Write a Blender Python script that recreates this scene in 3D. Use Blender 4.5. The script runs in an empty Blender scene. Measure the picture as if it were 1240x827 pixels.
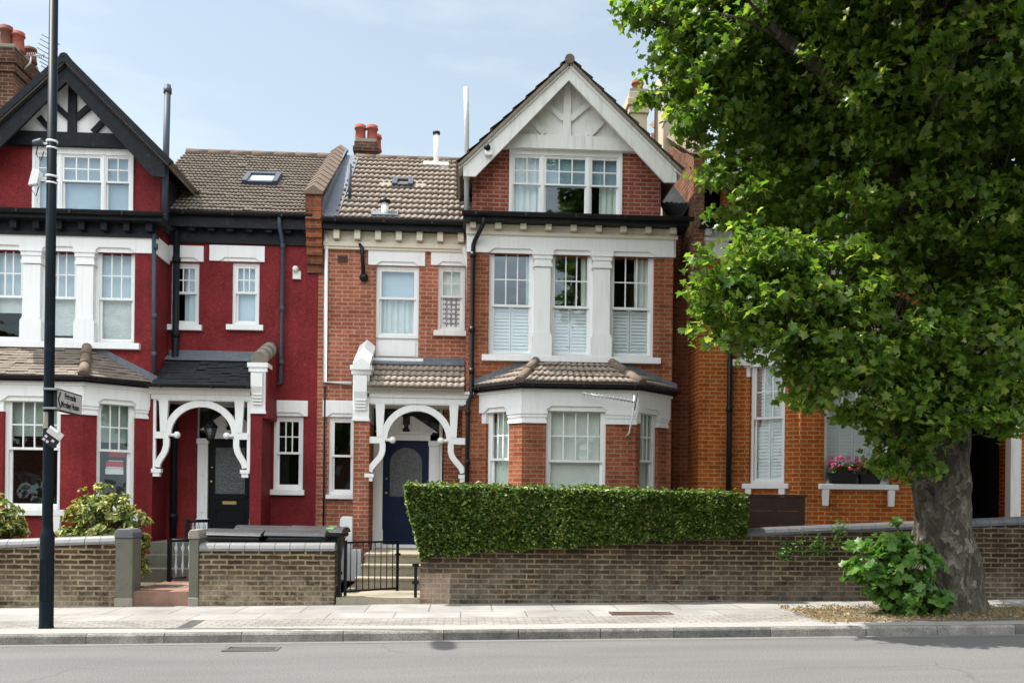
import bpy, bmesh, math, random
import numpy as np
from mathutils import Matrix, Vector
random.seed(7); RNG = np.random.default_rng(11)
SC = bpy.context.scene
COL = SC.collection
PI = math.pi

# ------------------------------------------------------------------ camera model (also used to measure the photograph)
FPX, H0, ROLL, YAW = 1100.0, 1.58, .012, .055
CX, CY = 620.0, 605.0
CM = Matrix.Rotation(-YAW, 3, 'Z') @ Matrix.Rotation(PI/2, 3, 'X') @ Matrix.Rotation(ROLL, 3, 'Z')

class Fr:
    """vertical plane: O + u*U, outward normal N"""
    def __init__(s, O, U):
        l = math.hypot(*U); s.O = O; s.U = (U[0]/l, U[1]/l); s.N = (s.U[1], -s.U[0]); s.len = l
    def pt(s, u, d, z):
        return (s.O[0]+u*s.U[0]+d*s.N[0], s.O[1]+u*s.U[1]+d*s.N[1], z)
    def at(s, px, py):
        d = CM @ Vector(((px-CX)/FPX, -(py-CY)/FPX, -1))
        t = (s.N[0]*s.O[0]+s.N[1]*s.O[1])/(s.N[0]*d.x+s.N[1]*d.y)
        return ((t*d.x-s.O[0])*s.U[0]+(t*d.y-s.O[1])*s.U[1], H0+t*d.z)
    def rect(s, x0, y0, x1, y1):
        mx, my = (x0+x1)/2, (y0+y1)/2
        return s.at(x0, my)[0], s.at(x1, my)[0], s.at(mx, y1)[1], s.at(mx, y0)[1]

def plane(Y): return Fr((0, Y), (1, 0))
A, B, C, W, K = 17.45, 16.65, 15.95, 13.75, 10.95
FA, FB, FC, FW = plane(A), plane(B), plane(C), plane(W)
def g(x): return .014*max(-25, min(25, x))

# ------------------------------------------------------------------ mesh builder
def origin_of(p):
    while p is not None:
        if p.parent is None: return Vector(p.location)
        p = p.parent
    return Vector((0, 0, 0))

def mesh_uv(me):
    uv = me.uv_layers.new(name='UVMap')
    co = np.empty(len(me.vertices)*3); me.vertices.foreach_get('co', co); co = co.reshape(-1, 3)
    out = np.empty((len(me.loops), 2))
    for p in me.polygons:
        n = p.normal
        if abs(n.z) > .97: t = (1, 0, 0); b = (0, 1, 0)
        else:
            l = math.hypot(n.x, n.y); t = (-n.y/l, n.x/l, 0)
            b = (n.y*t[2]-n.z*t[1], n.z*t[0]-n.x*t[2], n.x*t[1]-n.y*t[0])
        for li in p.loop_indices:
            c = co[me.loops[li].vertex_index]
            out[li, 0] = c[0]*t[0]+c[1]*t[1]; out[li, 1] = c[0]*b[0]+c[1]*b[1]+c[2]*b[2]
    uv.data.foreach_set('uv', out.ravel())

class MB:
    def __init__(s): s.v = []; s.f = []; s.sm = []
    def add(s, vs, fs, smooth=False):
        o = len(s.v); s.v += [tuple(v) for v in vs]
        s.f += [tuple(i+o for i in f) for f in fs]; s.sm += [smooth]*len(fs); return s
    def hexa(s, p):
        return s.add(p, [(0,3,2,1),(4,5,6,7),(0,1,5,4),(1,2,6,5),(2,3,7,6),(3,0,4,7)])
    def box(s, F, u0, u1, d0, d1, z0, z1):
        return s.hexa([F.pt(u0,d1,z0),F.pt(u1,d1,z0),F.pt(u1,d0,z0),F.pt(u0,d0,z0),F.pt(u0,d1,z1),F.pt(u1,d1,z1),F.pt(u1,d0,z1),F.pt(u0,d0,z1)])
    def wbox(s, x0, x1, y0, y1, z0, z1):
        return s.hexa([(x0,y0,z0),(x1,y0,z0),(x1,y1,z0),(x0,y1,z0),(x0,y0,z1),(x1,y0,z1),(x1,y1,z1),(x0,y1,z1)])
    def prism(s, F, poly, d0, d1):
        n = len(poly); v = [F.pt(u, d1, z) for u, z in poly]+[F.pt(u, d0, z) for u, z in poly]
        return s.add(v, [tuple(range(n)), tuple(range(2*n-1, n-1, -1))]+[(i, i+n, (i+1) % n+n, (i+1) % n) for i in range(n)])
    def extr(s, pts, vec):
        n = len(pts); v = list(pts)+[tuple(p[i]+vec[i] for i in range(3)) for p in pts]
        return s.add(v, [tuple(range(n)), tuple(range(2*n-1, n-1, -1))]+[(i, i+n, (i+1) % n+n, (i+1) % n) for i in range(n)])
    def quad(s, *p): return s.add(p, [tuple(range(len(p)))])
    def tube(s, pts, r, n=8, cap=True, smooth=True, wob=0):
        pts = [Vector(p) for p in pts]; m = len(pts)
        rs = r if isinstance(r, (list, tuple)) else [r]*m
        vs = []; ref = Vector((0.3, 1, .1)).normalized()
        for i, p in enumerate(pts):
            t = (pts[min(i+1, m-1)]-pts[max(i-1, 0)]).normalized()
            a = t.cross(ref)
            if a.length < .2: a = t.cross(Vector((1, 0, 0)))
            a.normalize(); b = t.cross(a)
            for k in range(n):
                q = 2*PI*k/n; rr = rs[i]*(1+wob*random.uniform(-1, 1))
                vs.append(p+a*(math.cos(q)*rr)+b*(math.sin(q)*rr))
        fs = [(i*n+k, i*n+(k+1) % n, (i+1)*n+(k+1) % n, (i+1)*n+k) for i in range(m-1) for k in range(n)]
        s.add(vs, fs, smooth)
        if cap:
            o = len(s.v)-m*n
            s.f += [tuple(o+k for k in range(n-1, -1, -1)), tuple(o+(m-1)*n+k for k in range(n))]; s.sm += [False]*2
        return s
    def lathe(s, c, prof, n=16):
        vs = [(c[0]+r*math.cos(2*PI*k/n), c[1]+r*math.sin(2*PI*k/n), c[2]+z) for r, z in prof for k in range(n)]
        m = len(prof)
        fs = [(i*n+k, i*n+(k+1) % n, (i+1)*n+(k+1) % n, (i+1)*n+k) for i in range(m-1) for k in range(n)]
        fs += [tuple(range(n-1, -1, -1)), tuple((m-1)*n+k for k in range(n))]
        return s.add(vs, fs, True)
    def ball(s, c, r, n=10):
        return s.lathe(c, [(max(r*math.sin(PI*i/7), .001), -r*math.cos(PI*i/7)) for i in range(8)], n)
    def ribbon(s, F, path, w, d0, d1):
        """bar of width w following a (u,z) path"""
        L = []; R = []; m = len(path)
        for i in range(m):
            a = path[max(i-1, 0)]; b = path[min(i+1, m-1)]; t = (b[0]-a[0], b[1]-a[1]); l = math.hypot(*t) or 1
            nx, nz = -t[1]/l*w/2, t[0]/l*w/2
            L.append((path[i][0]+nx, path[i][1]+nz)); R.append((path[i][0]-nx, path[i][1]-nz))
        vs = []
        for i in range(m): vs += [F.pt(L[i][0], d1, L[i][1]), F.pt(R[i][0], d1, R[i][1]), F.pt(R[i][0], d0, R[i][1]), F.pt(L[i][0], d0, L[i][1])]
        fs = [(0,1,2,3), tuple((m-1)*4+k for k in (3,2,1,0))]
        for i in range(m-1):
            for k in range(4): fs.append((i*4+k, (i+1)*4+k, (i+1)*4+(k+1) % 4, i*4+(k+1) % 4))
        return s.add(vs, fs)
    def wall(s, F, u0, u1, z0, z1, holes=(), t=.22):
        us = sorted({u0, u1, *[h[i] for h in holes for i in (0, 1)]}); zs = sorted({z0, z1, *[h[i] for h in holes for i in (2, 3)]})
        us = [u for u in us if u0 <= u <= u1]; zs = [z for z in zs if z0 <= z <= z1]
        for d in (0, -t):
            for i in range(len(us)-1):
                for j in range(len(zs)-1):
                    cu, cz = (us[i]+us[i+1])/2, (zs[j]+zs[j+1])/2
                    if any(h[0] < cu < h[1] and h[2] < cz < h[3] for h in holes): continue
                    q = [F.pt(us[i],d,zs[j]),F.pt(us[i+1],d,zs[j]),F.pt(us[i+1],d,zs[j+1]),F.pt(us[i],d,zs[j+1])]
                    s.quad(*(q if d == 0 else q[::-1]))
        for a, b, c, d in holes:
            r = [(a,c),(b,c),(b,d),(a,d)]
            for i in range(4):
                p, q = r[i], r[(i+1) % 4]
                if i == 2 and d >= z1-1e-6: continue
                s.quad(F.pt(p[0],0,p[1]),F.pt(p[0],-t,p[1]),F.pt(q[0],-t,q[1]),F.pt(q[0],0,q[1]))
        r = [(u0,z0),(u1,z0),(u1,z1),(u0,z1)]
        for i in range(4):
            if i == 2 and any(h[3] >= z1-1e-6 for h in holes): continue
            p, q = r[i], r[(i+1) % 4]
            s.quad(F.pt(q[0],0,q[1]),F.pt(q[0],-t,q[1]),F.pt(p[0],-t,p[1]),F.pt(p[0],0,p[1]))
        return s
    def build(s, name, mat, parent=None, recalc=True, bevel=0):
        if not s.v: return None
        me = bpy.data.meshes.new(name); o0 = origin_of(parent)
        me.from_pydata([(v[0]-o0.x, v[1]-o0.y, v[2]-o0.z) for v in s.v], [], s.f)
        me.polygons.foreach_set('use_smooth', s.sm)
        if recalc:
            bm = bmesh.new(); bm.from_mesh(me); bmesh.ops.recalc_face_normals(bm, faces=bm.faces); bm.to_mesh(me); bm.free()
        me.update(); mesh_uv(me)
        ob = bpy.data.objects.new(name, me); COL.objects.link(ob); ob.parent = parent
        me.materials.append(mat)
        if bevel:
            b = ob.modifiers.new('bevel', 'BEVEL'); b.width = bevel; b.segments = 2; b.limit_method = 'ANGLE'
        return ob

def tag(o, label, cat, group=None, kind=None):
    if label: o['label'] = label
    if cat: o['category'] = cat
    if group: o['group'] = group
    if kind: o['kind'] = kind
    return o
def thing(name, label, cat, loc=(0, 0, 0), group=None):
    o = bpy.data.objects.new(name, None); COL.objects.link(o); o.location = loc; o.empty_display_size = .2
    return tag(o, label, cat, group)
def structure(o): o['kind'] = 'structure'; return o

# ------------------------------------------------------------------ materials
def new_mat(name):
    m = bpy.data.materials.new(name); m.use_nodes = True; nt = m.node_tree
    for n in list(nt.nodes): nt.nodes.remove(n)
    out = nt.nodes.new('ShaderNodeOutputMaterial'); return m, nt, out
class N:
    def __init__(s, nt): s.nt = nt
    def n(s, t, **kw):
        x = s.nt.nodes.new('ShaderNode'+t)
        for k, v in kw.items():
            if k.startswith('i_'):
                key = k[2:]; key = int(key) if key.isdigit() else key.replace('_', ' ')
                if hasattr(v, 'links') or isinstance(v, bpy.types.NodeSocket): s.nt.links.new(v, x.inputs[key])
                else: x.inputs[key].default_value = v
            else: setattr(x, k, v)
        return x
    def noise(s, vec, scale, detail=4, rough=.6):
        return s.n('TexNoise', i_Vector=vec, i_Scale=scale, i_Detail=detail, i_Roughness=rough).outputs['Fac']
    def ramp(s, fac, stops, interp='LINEAR'):
        r = s.n('ValToRGB', i_Fac=fac); r.color_ramp.interpolation = interp
        e = r.color_ramp.elements
        while len(e) < len(stops): e.new(.5)
        for i, (p, c) in enumerate(stops):
            e[i].position = p; e[i].color = (c[0], c[1], c[2], 1) if not isinstance(c, (int, float)) else (c, c, c, 1)
        return r.outputs['Color']
    def mix(s, fac, a, b, mode='MIX'):
        m = s.n('Mix', data_type='RGBA', blend_type=mode)
        for k, v in ((0, fac), (6, a), (7, b)):
            if isinstance(v, bpy.types.NodeSocket): s.nt.links.new(v, m.inputs[k])
            else: m.inputs[k].default_value = v if k == 0 else (v[0], v[1], v[2], 1)
        return m.outputs[2]
    def math(s, op, a, b=0.0, c=0.0):
        m = s.n('Math', operation=op)
        for k, v in ((0, a), (1, b), (2, c)):
            if isinstance(v, bpy.types.NodeSocket): s.nt.links.new(v, m.inputs[k])
            else: m.inputs[k].default_value = v
        return m.outputs[0]
    def bump(s, h, dist, strength=1.0): return s.n('Bump', i_Height=h, i_Distance=dist, i_Strength=strength).outputs[0]
def finish(nt, out, k, color, rough=.8, normal=None, spec=.3, metallic=0):
    b = nt.nodes.new('ShaderNodeBsdfPrincipled')
    for key, v in (('Base Color', color), ('Roughness', rough), ('Normal', normal), ('Specular IOR Level', spec), ('Metallic', metallic)):
        if v is None: continue
        if isinstance(v, bpy.types.NodeSocket): nt.links.new(v, b.inputs[key])
        elif key == 'Base Color': b.inputs[key].default_value = (v[0], v[1], v[2], 1)
        else: b.inputs[key].default_value = v
    nt.links.new(b.outputs[0], out.inputs[0]); return b
def uvs(k): return k.n('TexCoord').outputs['UV']
def objc(k): return k.n('TexCoord').outputs['Object']
def sc(c, f): return (c[0]*f, c[1]*f, c[2]*f)

def plain(name, c, rough=.6, var=.12, scale=6, bump=.0, spec=.3, metallic=0, dirt=None, streak=False, smax=.3):
    m, nt, out = new_mat(name); k = N(nt); v = objc(k)
    nz = k.noise(v, scale)
    col = k.mix(nz, sc(c, 1-var), sc(c, 1+var))
    if streak:
        mp = k.n('Mapping', i_Vector=v); mp.inputs['Scale'].default_value = (9, 9, .8)
        f = k.ramp(k.noise(mp.outputs[0], 1.6, 5), [(.5, 0), (.78, 1)])
        col = k.mix(k.math('MULTIPLY', f, smax), col, dirt or sc(c, .6))
    elif dirt:
        f = k.ramp(k.noise(v, scale*1.7, 6, .7), [(.55, 0), (.72, 1)])
        col = k.mix(k.math('MULTIPLY', f, .7), col, dirt)
    nrm = k.bump(k.noise(v, scale*9, 3), bump) if bump else None
    finish(nt, out, k, col, rough, nrm, spec, metallic); return m

def brick(name, c1, c2, mortar, bump=.008, wob=.012, dark=.55, bw=.225, rh=.075, ms=.011, soot=None, pale_low=None, plo=.6, painted=False, bias=0.0):
    m, nt, out = new_mat(name); k = N(nt); v = uvs(k)
    dv = k.mix(wob, v, k.n('TexNoise', i_Vector=v, i_Scale=9.0).outputs['Color'])
    br = k.n('TexBrick', i_Vector=dv, offset=.5)
    for key, val in (('Scale', 1), ('Mortar Size', ms), ('Mortar Smooth', .12), ('Bias', bias), ('Brick Width', bw), ('Row Height', rh)): br.inputs[key].default_value = val
    for key, val in (('Color1', c1), ('Color2', c2), ('Mortar', mortar)): br.inputs[key].default_value = (*val, 1)
    big = k.noise(v, .9, 5); fine = k.noise(v, 30, 4)
    col = k.mix(1.0, br.outputs['Color'], k.ramp(big, [(.3, dark), (.7, 1.1)]), 'MULTIPLY')
    col = k.mix(1.0, col, k.ramp(fine, [(.3, .90 if painted else .78), (.7, 1.07 if painted else 1.15)]), 'MULTIPLY')
    st = k.n('Mapping', i_Vector=v); st.inputs['Scale'].default_value = (6, .55, 1)
    col = k.mix(1.0, col, k.ramp(k.noise(st.outputs[0], 1.0, 5, .65), [(.32, .90 if painted else .72), (.62, 1.04)]), 'MULTIPLY')
    # odd burnt / pale bricks
    b2 = k.n('TexBrick', i_Vector=dv, offset=.5)
    for key, val in (('Scale', 1), ('Mortar Size', 0.0), ('Bias', 0.0), ('Brick Width', bw), ('Row Height', rh)): b2.inputs[key].default_value = val
    b2.inputs['Color1'].default_value = (0, 0, 0, 1); b2.inputs['Color2'].default_value = (1, 1, 1, 1); b2.inputs['Mortar'].default_value = (.5, .5, .5, 1)
    if not painted:
        odd = k.ramp(b2.outputs['Color'], [(.78, 0), (.93, 1)])
        col = k.mix(k.math('MULTIPLY', odd, .38), col, sc(c1, .45))
    if soot:
        f = k.ramp(k.noise(v, 1.9, 7, .75), [(.45, 0), (.64, 1)])
        col = k.mix(k.math('MULTIPLY', f, .78), col, soot)
    if pale_low:
        z = k.n('SeparateXYZ', i_Vector=v).outputs[1]
        f = k.math('MULTIPLY', k.ramp(z, [(0.0, 1), (.75, 0)]), k.ramp(k.noise(v, 2.3, 7, .8), [(.40, 0), (.58, 1)]))
        col = k.mix(k.math('MULTIPLY', f, plo), col, pale_low)
    h = k.math('ADD', k.math('MULTIPLY', br.outputs['Fac'], -1.0), k.math('MULTIPLY', fine, .03 if painted else .5))
    if painted:
        chips = k.ramp(k.noise(v, 5, 8, .8), [(.70, 0), (.74, 1)])
        col = k.mix(k.math('MULTIPLY', chips, .25), col, (.5, .3, .26))
    finish(nt, out, k, col, .6 if painted else .9, k.bump(h, bump), .12 if painted else .04); return m

def tile_mat(name, c1, c2, c3, lichen=(.42, .38, .27), tw=.23, th=.29):
    m, nt, out = new_mat(name); k = N(nt); v = uvs(k)
    br = k.n('TexBrick', i_Vector=v, offset=0.5)
    for key, val in (('Scale', 1), ('Mortar Size', .004), ('Bias', 0.0), ('Brick Width', tw), ('Row Height', th)): br.inputs[key].default_value = val
    for key, val in (('Color1', c1), ('Color2', c2), ('Mortar', sc(c1, .4))): br.inputs[key].default_value = (*val, 1)
    col = k.mix(k.ramp(k.noise(v, 1.3, 5), [(.4, 0), (.65, 1)]), br.outputs['Color'], c3)
    f = k.ramp(k.noise(v, 11, 6, .75), [(.6, 0), (.72, 1)])
    col = k.mix(k.math('MULTIPLY', f, .5), col, lichen)
    col = k.mix(1.0, col, k.ramp(k.noise(v, 45, 3), [(.3, .75), (.7, 1.2)]), 'MULTIPLY')
    finish(nt, out, k, col, .9, k.bump(k.noise(v, 60, 3), .004), .15); return m

def leaf_mat(name, stops, trans=.4, rough=.45, tcol=1.6):
    m, nt, out = new_mat(name); k = N(nt)
    geo = k.n('NewGeometry'); col = k.ramp(geo.outputs['Random Per Island'], stops)
    b = finish(nt, out, k, col, rough, None, .35)
    tr = k.n('BsdfTranslucent', i_Color=k.mix(1.0, col, (tcol, tcol*1.05, tcol*.55), 'MULTIPLY'))
    mx = k.n('MixShader', i_0=trans, i_1=b.outputs[0], i_2=tr.outputs[0])
    nt.links.new(mx.outputs[0], out.inputs[0]); return m

def glass_mat(name='window_glass', base=.075, tint=(.93, .96, .95)):
    m, nt, out = new_mat(name); k = N(nt); v = objc(k)
    nrm = k.bump(k.noise(v, 1.6, 2), .02, .5)
    lw = k.n('LayerWeight', i_Blend=.5)
    fac = k.math('ADD', k.math('MULTIPLY', k.math('POWER', lw.outputs['Facing'], 4.0), .85), base)
    t = k.n('BsdfTransparent', i_Color=(*tint, 1)); gl = k.n('BsdfGlossy', i_Color=(.80, .91, 1, 1), i_Roughness=.015, i_Normal=nrm)
    mx = k.n('MixShader', i_0=fac, i_1=t.outputs[0], i_2=gl.outputs[0]); nt.links.new(mx.outputs[0], out.inputs[0]); return m

M = dict(
    white=plain('white_paint', (.80, .80, .79), .5, .04, 3, .0, .35, dirt=(.5, .48, .42), streak=True),
    offwhite=plain('old_white_paint', (.74, .73, .70), .6, .07, 5, .001, .2, dirt=(.34, .31, .26), streak=True, smax=.5),
    cream=plain('cream_paint', (.66, .60, .48), .6, .06, 4, .0, .3, dirt=(.4, .34, .24)),
    black=plain('black_paint', (.012, .014, .017), .5, .2, 6, .0, .15, dirt=(.05, .05, .05)),
    blackboard=plain('weathered_black_paint', (.012, .0145, .018), .6, .2, 9, .001, .15, dirt=(.05, .052, .054)),
    navy=plain('grey_blue_metal', (.055, .07, .092), .55, .15, 6, spec=.2),
    gutter=plain('black_plastic_gutter', (.009, .009, .011), .42, .2, 6, .0, .25),
    redbrick=brick('painted_red_brick', (.255, .028, .031), (.285, .033, .036), (.20, .022, .025), .006, .92, painted=True),
    palebrick=brick('pale_red_brick', (.46, .15, .09), (.35, .10, .058), (.50, .33, .24), soot=None, dark=.72),
    bayb=brick('deep_red_brick', (.40, .118, .056), (.27, .075, .04), (.36, .225, .15), dark=.72),
    gableb=brick('gable_red_brick', (.38, .10, .068), (.27, .064, .046), (.45, .28, .21), dark=.75),
    orange=brick('orange_brick', (.50, .125, .024), (.38, .085, .016), (.56, .30, .14), dark=.82),
    corbel=brick('orange_corbel_brick', (.45, .12, .045), (.25, .06, .03), (.3, .2, .14), dark=.6, soot=(.05, .035, .03)),
    stock=brick('brown_stock_brick', (.13, .08, .046), (.034, .024, .017), (.36, .285, .185), bump=.016, wob=.024, dark=.5, ms=.014, soot=(.036, .027, .018), pale_low=(.44, .37, .27)),
    stock2=brick('dark_stock_brick', (.115, .072, .042), (.03, .021, .016), (.27, .215, .145), plo=.32, bump=.016, wob=.024, dark=.6, ms=.012, soot=(.034, .027, .02), pale_low=(.36, .33, .27)),
    patchb=brick('pale_patched_brick', (.36, .20, .13), (.22, .13, .09), (.40, .33, .25), dark=.6, soot=(.08, .065, .05), pale_low=(.38, .33, .27)),
    chimneyb=brick('sooty_chimney_brick', (.21, .08, .046), (.09, .048, .036), (.25, .2, .155), dark=.4, soot=(.035, .03, .027)),
    tile=tile_mat('concrete_roof_tile', (.31, .262, .217), (.235, .198, .165), (.20, .17, .143), tw=.17, th=.19),
    tile2=tile_mat('pale_roof_tile', (.37, .315, .265), (.275, .228, .19), (.24, .198, .165), th=.32),
    plaintile=tile_mat('brown_plain_tile', (.25, .205, .165), (.17, .138, .115), (.14, .118, .098), tw=.165, th=.1),
    slate=tile_mat('dark_roof_slate', (.036, .038, .043), (.024, .026, .03), (.02, .022, .025), lichen=(.09, .09, .08), tw=.25, th=.12),
    ridge=plain('ridge_tile', (.17, .125, .098), .9, .2, 8, .003, .15, dirt=(.3, .27, .2)),
    brownridge=plain('brown_ridge_tile', (.14, .105, .085), .9, .2, 8, .003, .15, dirt=(.24, .2, .15)),
    lead=plain('lead_flashing', (.12, .135, .16), .5, .25, 7, .004, .4, dirt=(.28, .3, .32)),
    pot=plain('terracotta_pot', (.28, .078, .055), .8, .15, 8, .0, .2, dirt=(.25, .07, .05)),
    potdark=plain('sooty_terracotta', (.15, .06, .045), .8, .25, 8, .0, .2, dirt=(.08, .05, .04)),
    render=plain('weathered_render', (.46, .40, .30), .9, .15, 4, .003, .15, dirt=(.2, .17, .12)),
    concrete=plain('weathered_concrete', (.25, .23, .19), .9, .18, 5, .004, .15, dirt=(.11, .10, .08)),
    stonepier=plain('grimy_pier_shaded_step_stone', (.13, .125, .10), .9, .2, 5, .004, .15, dirt=(.07, .07, .055)),
    stepc=plain('worn_step_concrete', (.30, .265, .2), .9, .2, 7, .004, .15, dirt=(.15, .125, .09)),
    coping=plain('grey_coping_brick', (.185, .183, .182), .45, .22, 7, .002, .4, dirt=(.1, .1, .1)),
    coping2=plain('dark_coping_brick', (.11, .115, .125), .45, .25, 7, .002, .4, dirt=(.055, .055, .06)),
    doorblue=plain('navy_blue_door_paint', (.0035, .0105, .040), .4, .1, 6, .0, .2),
    doorblack=plain('black_door_paint', (.006, .007, .008), .45, .15, 6, .0, .15),
    brass=plain('brass', (.6, .45, .2), .35, .1, 8, .0, .5, .9),
    steel=plain('grey_steel', (.35, .36, .37), .4, .1, 8, .0, .5, .7),
    glass=glass_mat(base=.05), glassdark=glass_mat('dark_window_glass', .085), glasssky=glass_mat('sky_reflecting_glass', .12), glassbright=glass_mat('reflective_window_glass', .10),
    blind=plain('pale_blue_blind', (.47, .58, .66), .8, .04, 3), attblindsky=plain('grey_blue_blind_and_sky', (.27, .37, .45), .8, .05, 3),
    net=plain('net_curtain', (.70, .73, .68), .9, .08, 5),
    bluecurtain=plain('pale_curtain', (.62, .68, .70), .9, .06, 5),
    greencurtain=plain('grey_green_curtain', (.58, .64, .58), .9, .08, 5),
    greenblind=plain('grey_green_blind', (.30, .36, .32), .9, .06, 3),
    foil=plain('crinkled_white_film', (.70, .74, .73), .4, .12, 7, .03, .5),
    shutter=plain('white_shutter', (.74, .77, .78), .5, .03, 3),
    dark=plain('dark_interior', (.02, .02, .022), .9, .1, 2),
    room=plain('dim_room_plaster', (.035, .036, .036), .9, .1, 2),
    timber=plain('dark_brown_fence_board', (.055, .032, .024), .7, .3, 9, .003, .25),
    redcard=plain('red_card', (.55, .02, .05), .6, .02), whitecard=plain('white_card', (.8, .8, .8), .6, .02),
    polem=plain('dark_blue_black_pole_paint', (.006, .011, .015), .5, .25, 5, .0005, .1, dirt=(.02, .027, .033)),
    signface=plain('grey_white_sign_face', (.48, .47, .45), .5, .05, 5), ink=plain('black_lettering', (.01, .01, .01), .6, .0),
    plasticg=plain('grey_pipe_plastic', (.42, .44, .45), .5, .05, 4), plasticw=plain('white_plastic', (.75, .75, .74), .45, .04, 4), binlid=plain('black_bin_lid_sheen', (.045, .046, .05), .34, .3, 5, .002, .5, dirt=(.11, .11, .11)), plasticb=plain('black_bin_plastic', (.012, .013, .015), .42, .15, 8, .0, .35, dirt=(.035, .035, .035)),
    greenlid=plain('green_bin_plastic', (.10, .26, .07), .45, .1, 6), iron=plain('black_iron', (.007, .007, .008), .5, .2, 9, .0, .2),
    twig=plain('dark_twig', (.05, .042, .03), .9, .3, 9), bluegrey=plain('pale_blue_railing_paint', (.42, .47, .52), .5, .08, 6),
    redtile=brick('red_quarry_tile', (.52, .24, .175), (.43, .185, .135), (.34, .2, .15), .003, .85, .23, .23, .006, painted=True),
    rust=plain('rusty_iron_grate', (.10, .055, .04), .8, .25, 12, .001, .3), grate=plain('worn_iron_grate', (.10, .095, .09), .6, .25, 12),
    bush=leaf_mat('hedge_leaf', [(0, (.11, .075, .03)), (.035, (.032, .066, .012)), (.5, (.066, .124, .02)), (.82, (.15, .215, .042)), (1, (.32, .32, .10))], .3, .33),
    hedgecore=plain('hedge_twigs', (.012, .014, .007), .95, .4, 20),
    planeleaf=leaf_mat('plane_tree_leaf', [(0, (.045, .095, .014)), (.5, (.085, .15, .02)), (.86, (.14, .205, .03)), (1, (.23, .26, .06))], .5, .36, 2.1),
    shootleaf=leaf_mat('young_plane_leaf', [(0, (.05, .13, .022)), (.6, (.08, .18, .03)), (1, (.14, .23, .05))], .4, .42),
    varleaf=leaf_mat('variegated_leaf', [(0, (.07, .12, .025)), (.4, (.13, .18, .04)), (.62, (.36, .36, .10)), (1, (.55, .52, .22))], .3, .4, 1.2),
    gerleaf=leaf_mat('geranium_leaf', [(0, (.06, .12, .03)), (.7, (.12, .17, .06)), (1, (.4, .4, .25))], .3, .5),
    petal=leaf_mat('pink_petal', [(0, (.55, .03, .16)), (.6, (.70, .06, .26)), (1, (.8, .2, .4))], .3, .6, 1.0),
    litter=leaf_mat('dry_leaf_litter', [(0, (.16, .10, .05)), (.5, (.30, .19, .10)), (1, (.42, .32, .18))], .15, .8, 1.0),
    soil=plain('dry_soil', (.15, .12, .088), .95, .35, 9, .012, .1, dirt=(.12, .08, .05)),
    grass=leaf_mat('dry_grass', [(0, (.10, .13, .03)), (.6, (.22, .2, .07)), (1, (.36, .3, .14))], .3, .7, 1.0),
)
def bark():
    m, nt, out = new_mat('mottled_plane_bark'); k = N(nt); v = objc(k)
    mp = k.n('Mapping', i_Vector=v); mp.inputs['Scale'].default_value = (1, 1, .55); w = mp.outputs[0]
    vo = k.n('TexVoronoi', i_Vector=k.mix(.25, w, k.n('TexNoise', i_Vector=w, i_Scale=6.0).outputs['Color']), i_Scale=17.0)
    col = k.ramp(k.n('SeparateColor', i_Color=vo.outputs['Color']).outputs[0], [(0, (.045, .04, .028)), (.35, (.085, .077, .06)), (.65, (.135, .127, .10)), (.92, (.22, .212, .172))], 'CONSTANT')
    col = k.mix(k.ramp(k.noise(v, 2.2, 6, .7), [(.36, 0), (.66, .85)]), col, (.07, .062, .047))
    col = k.mix(1.0, col, k.ramp(k.noise(v, 28, 4), [(.3, .7), (.7, 1.2)]), 'MULTIPLY')
    h = k.math('ADD', k.math('MULTIPLY', vo.outputs['Distance'], .6), k.noise(w, 12, 5))
    finish(nt, out, k, col, .85, k.bump(h, .035), .15); return m
M['flankb'] = brick('weathered_flank_brick', (.30, .12, .07), (.20, .08, .05), (.34, .24, .17), dark=.6, soot=(.07, .05, .035))
M['bark'] = bark()
def leaded():
    m, nt, out = new_mat('leaded_patterned_glass'); k = N(nt); v = uvs(k)
    vo = k.n('TexVoronoi', i_Vector=v, i_Scale=11.0, i_Randomness=.12); br = k.n('TexBrick', i_Vector=v, offset=.5)
    for key, val in (('Scale', 1), ('Mortar Size', .006), ('Brick Width', .065), ('Row Height', .045)): br.inputs[key].default_value = val
    for key, val in (('Color1', (.35, .34, .33)), ('Color2', (.22, .21, .21)), ('Mortar', (.03, .03, .03))): br.inputs[key].default_value = (*val, 1)
    d = vo.outputs['Distance']
    col = k.mix(k.ramp(d, [(.36, 1), (.38, 0)]), k.mix(k.ramp(d, [(.43, 1), (.45, 0)]), br.outputs['Color'], (.02, .02, .02)), (.58, .58, .56))
    finish(nt, out, k, col, .25, None, .5); return m
M['leaded'] = leaded()
def paving(name, c1, c2, mortar, bw, rh, ms, stain=.68, rough=.9, off=.5):
    m, nt, out = new_mat(name); k = N(nt); v = uvs(k)
    br = k.n('TexBrick', i_Vector=v, offset=off)
    for key, val in (('Scale', 1), ('Mortar Size', ms), ('Mortar Smooth', .3), ('Brick Width', bw), ('Row Height', rh)): br.inputs[key].default_value = val
    for key, val in (('Color1', c1), ('Color2', c2), ('Mortar', mortar)): br.inputs[key].default_value = (*val, 1)
    col = k.mix(1.0, br.outputs['Color'], k.ramp(k.noise(v, 1.1, 6, .65), [(.3, stain), (.65, 1.08)]), 'MULTIPLY')
    col = k.mix(1.0, col, k.ramp(k.noise(v, 70, 3), [(.3, .85), (.7, 1.12)]), 'MULTIPLY')
    f = k.ramp(k.noise(v, 7, 8, .8), [(.62, 0), (.67, 1)]); col = k.mix(k.math('MULTIPLY', f, .42), col, (.14, .13, .11))
    h = k.math('ADD', k.math('MULTIPLY', br.outputs['Fac'], -1.0), k.math('MULTIPLY', k.noise(v, 50, 3), .4))
    finish(nt, out, k, col, rough, k.bump(h, .005), .2); return m
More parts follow.
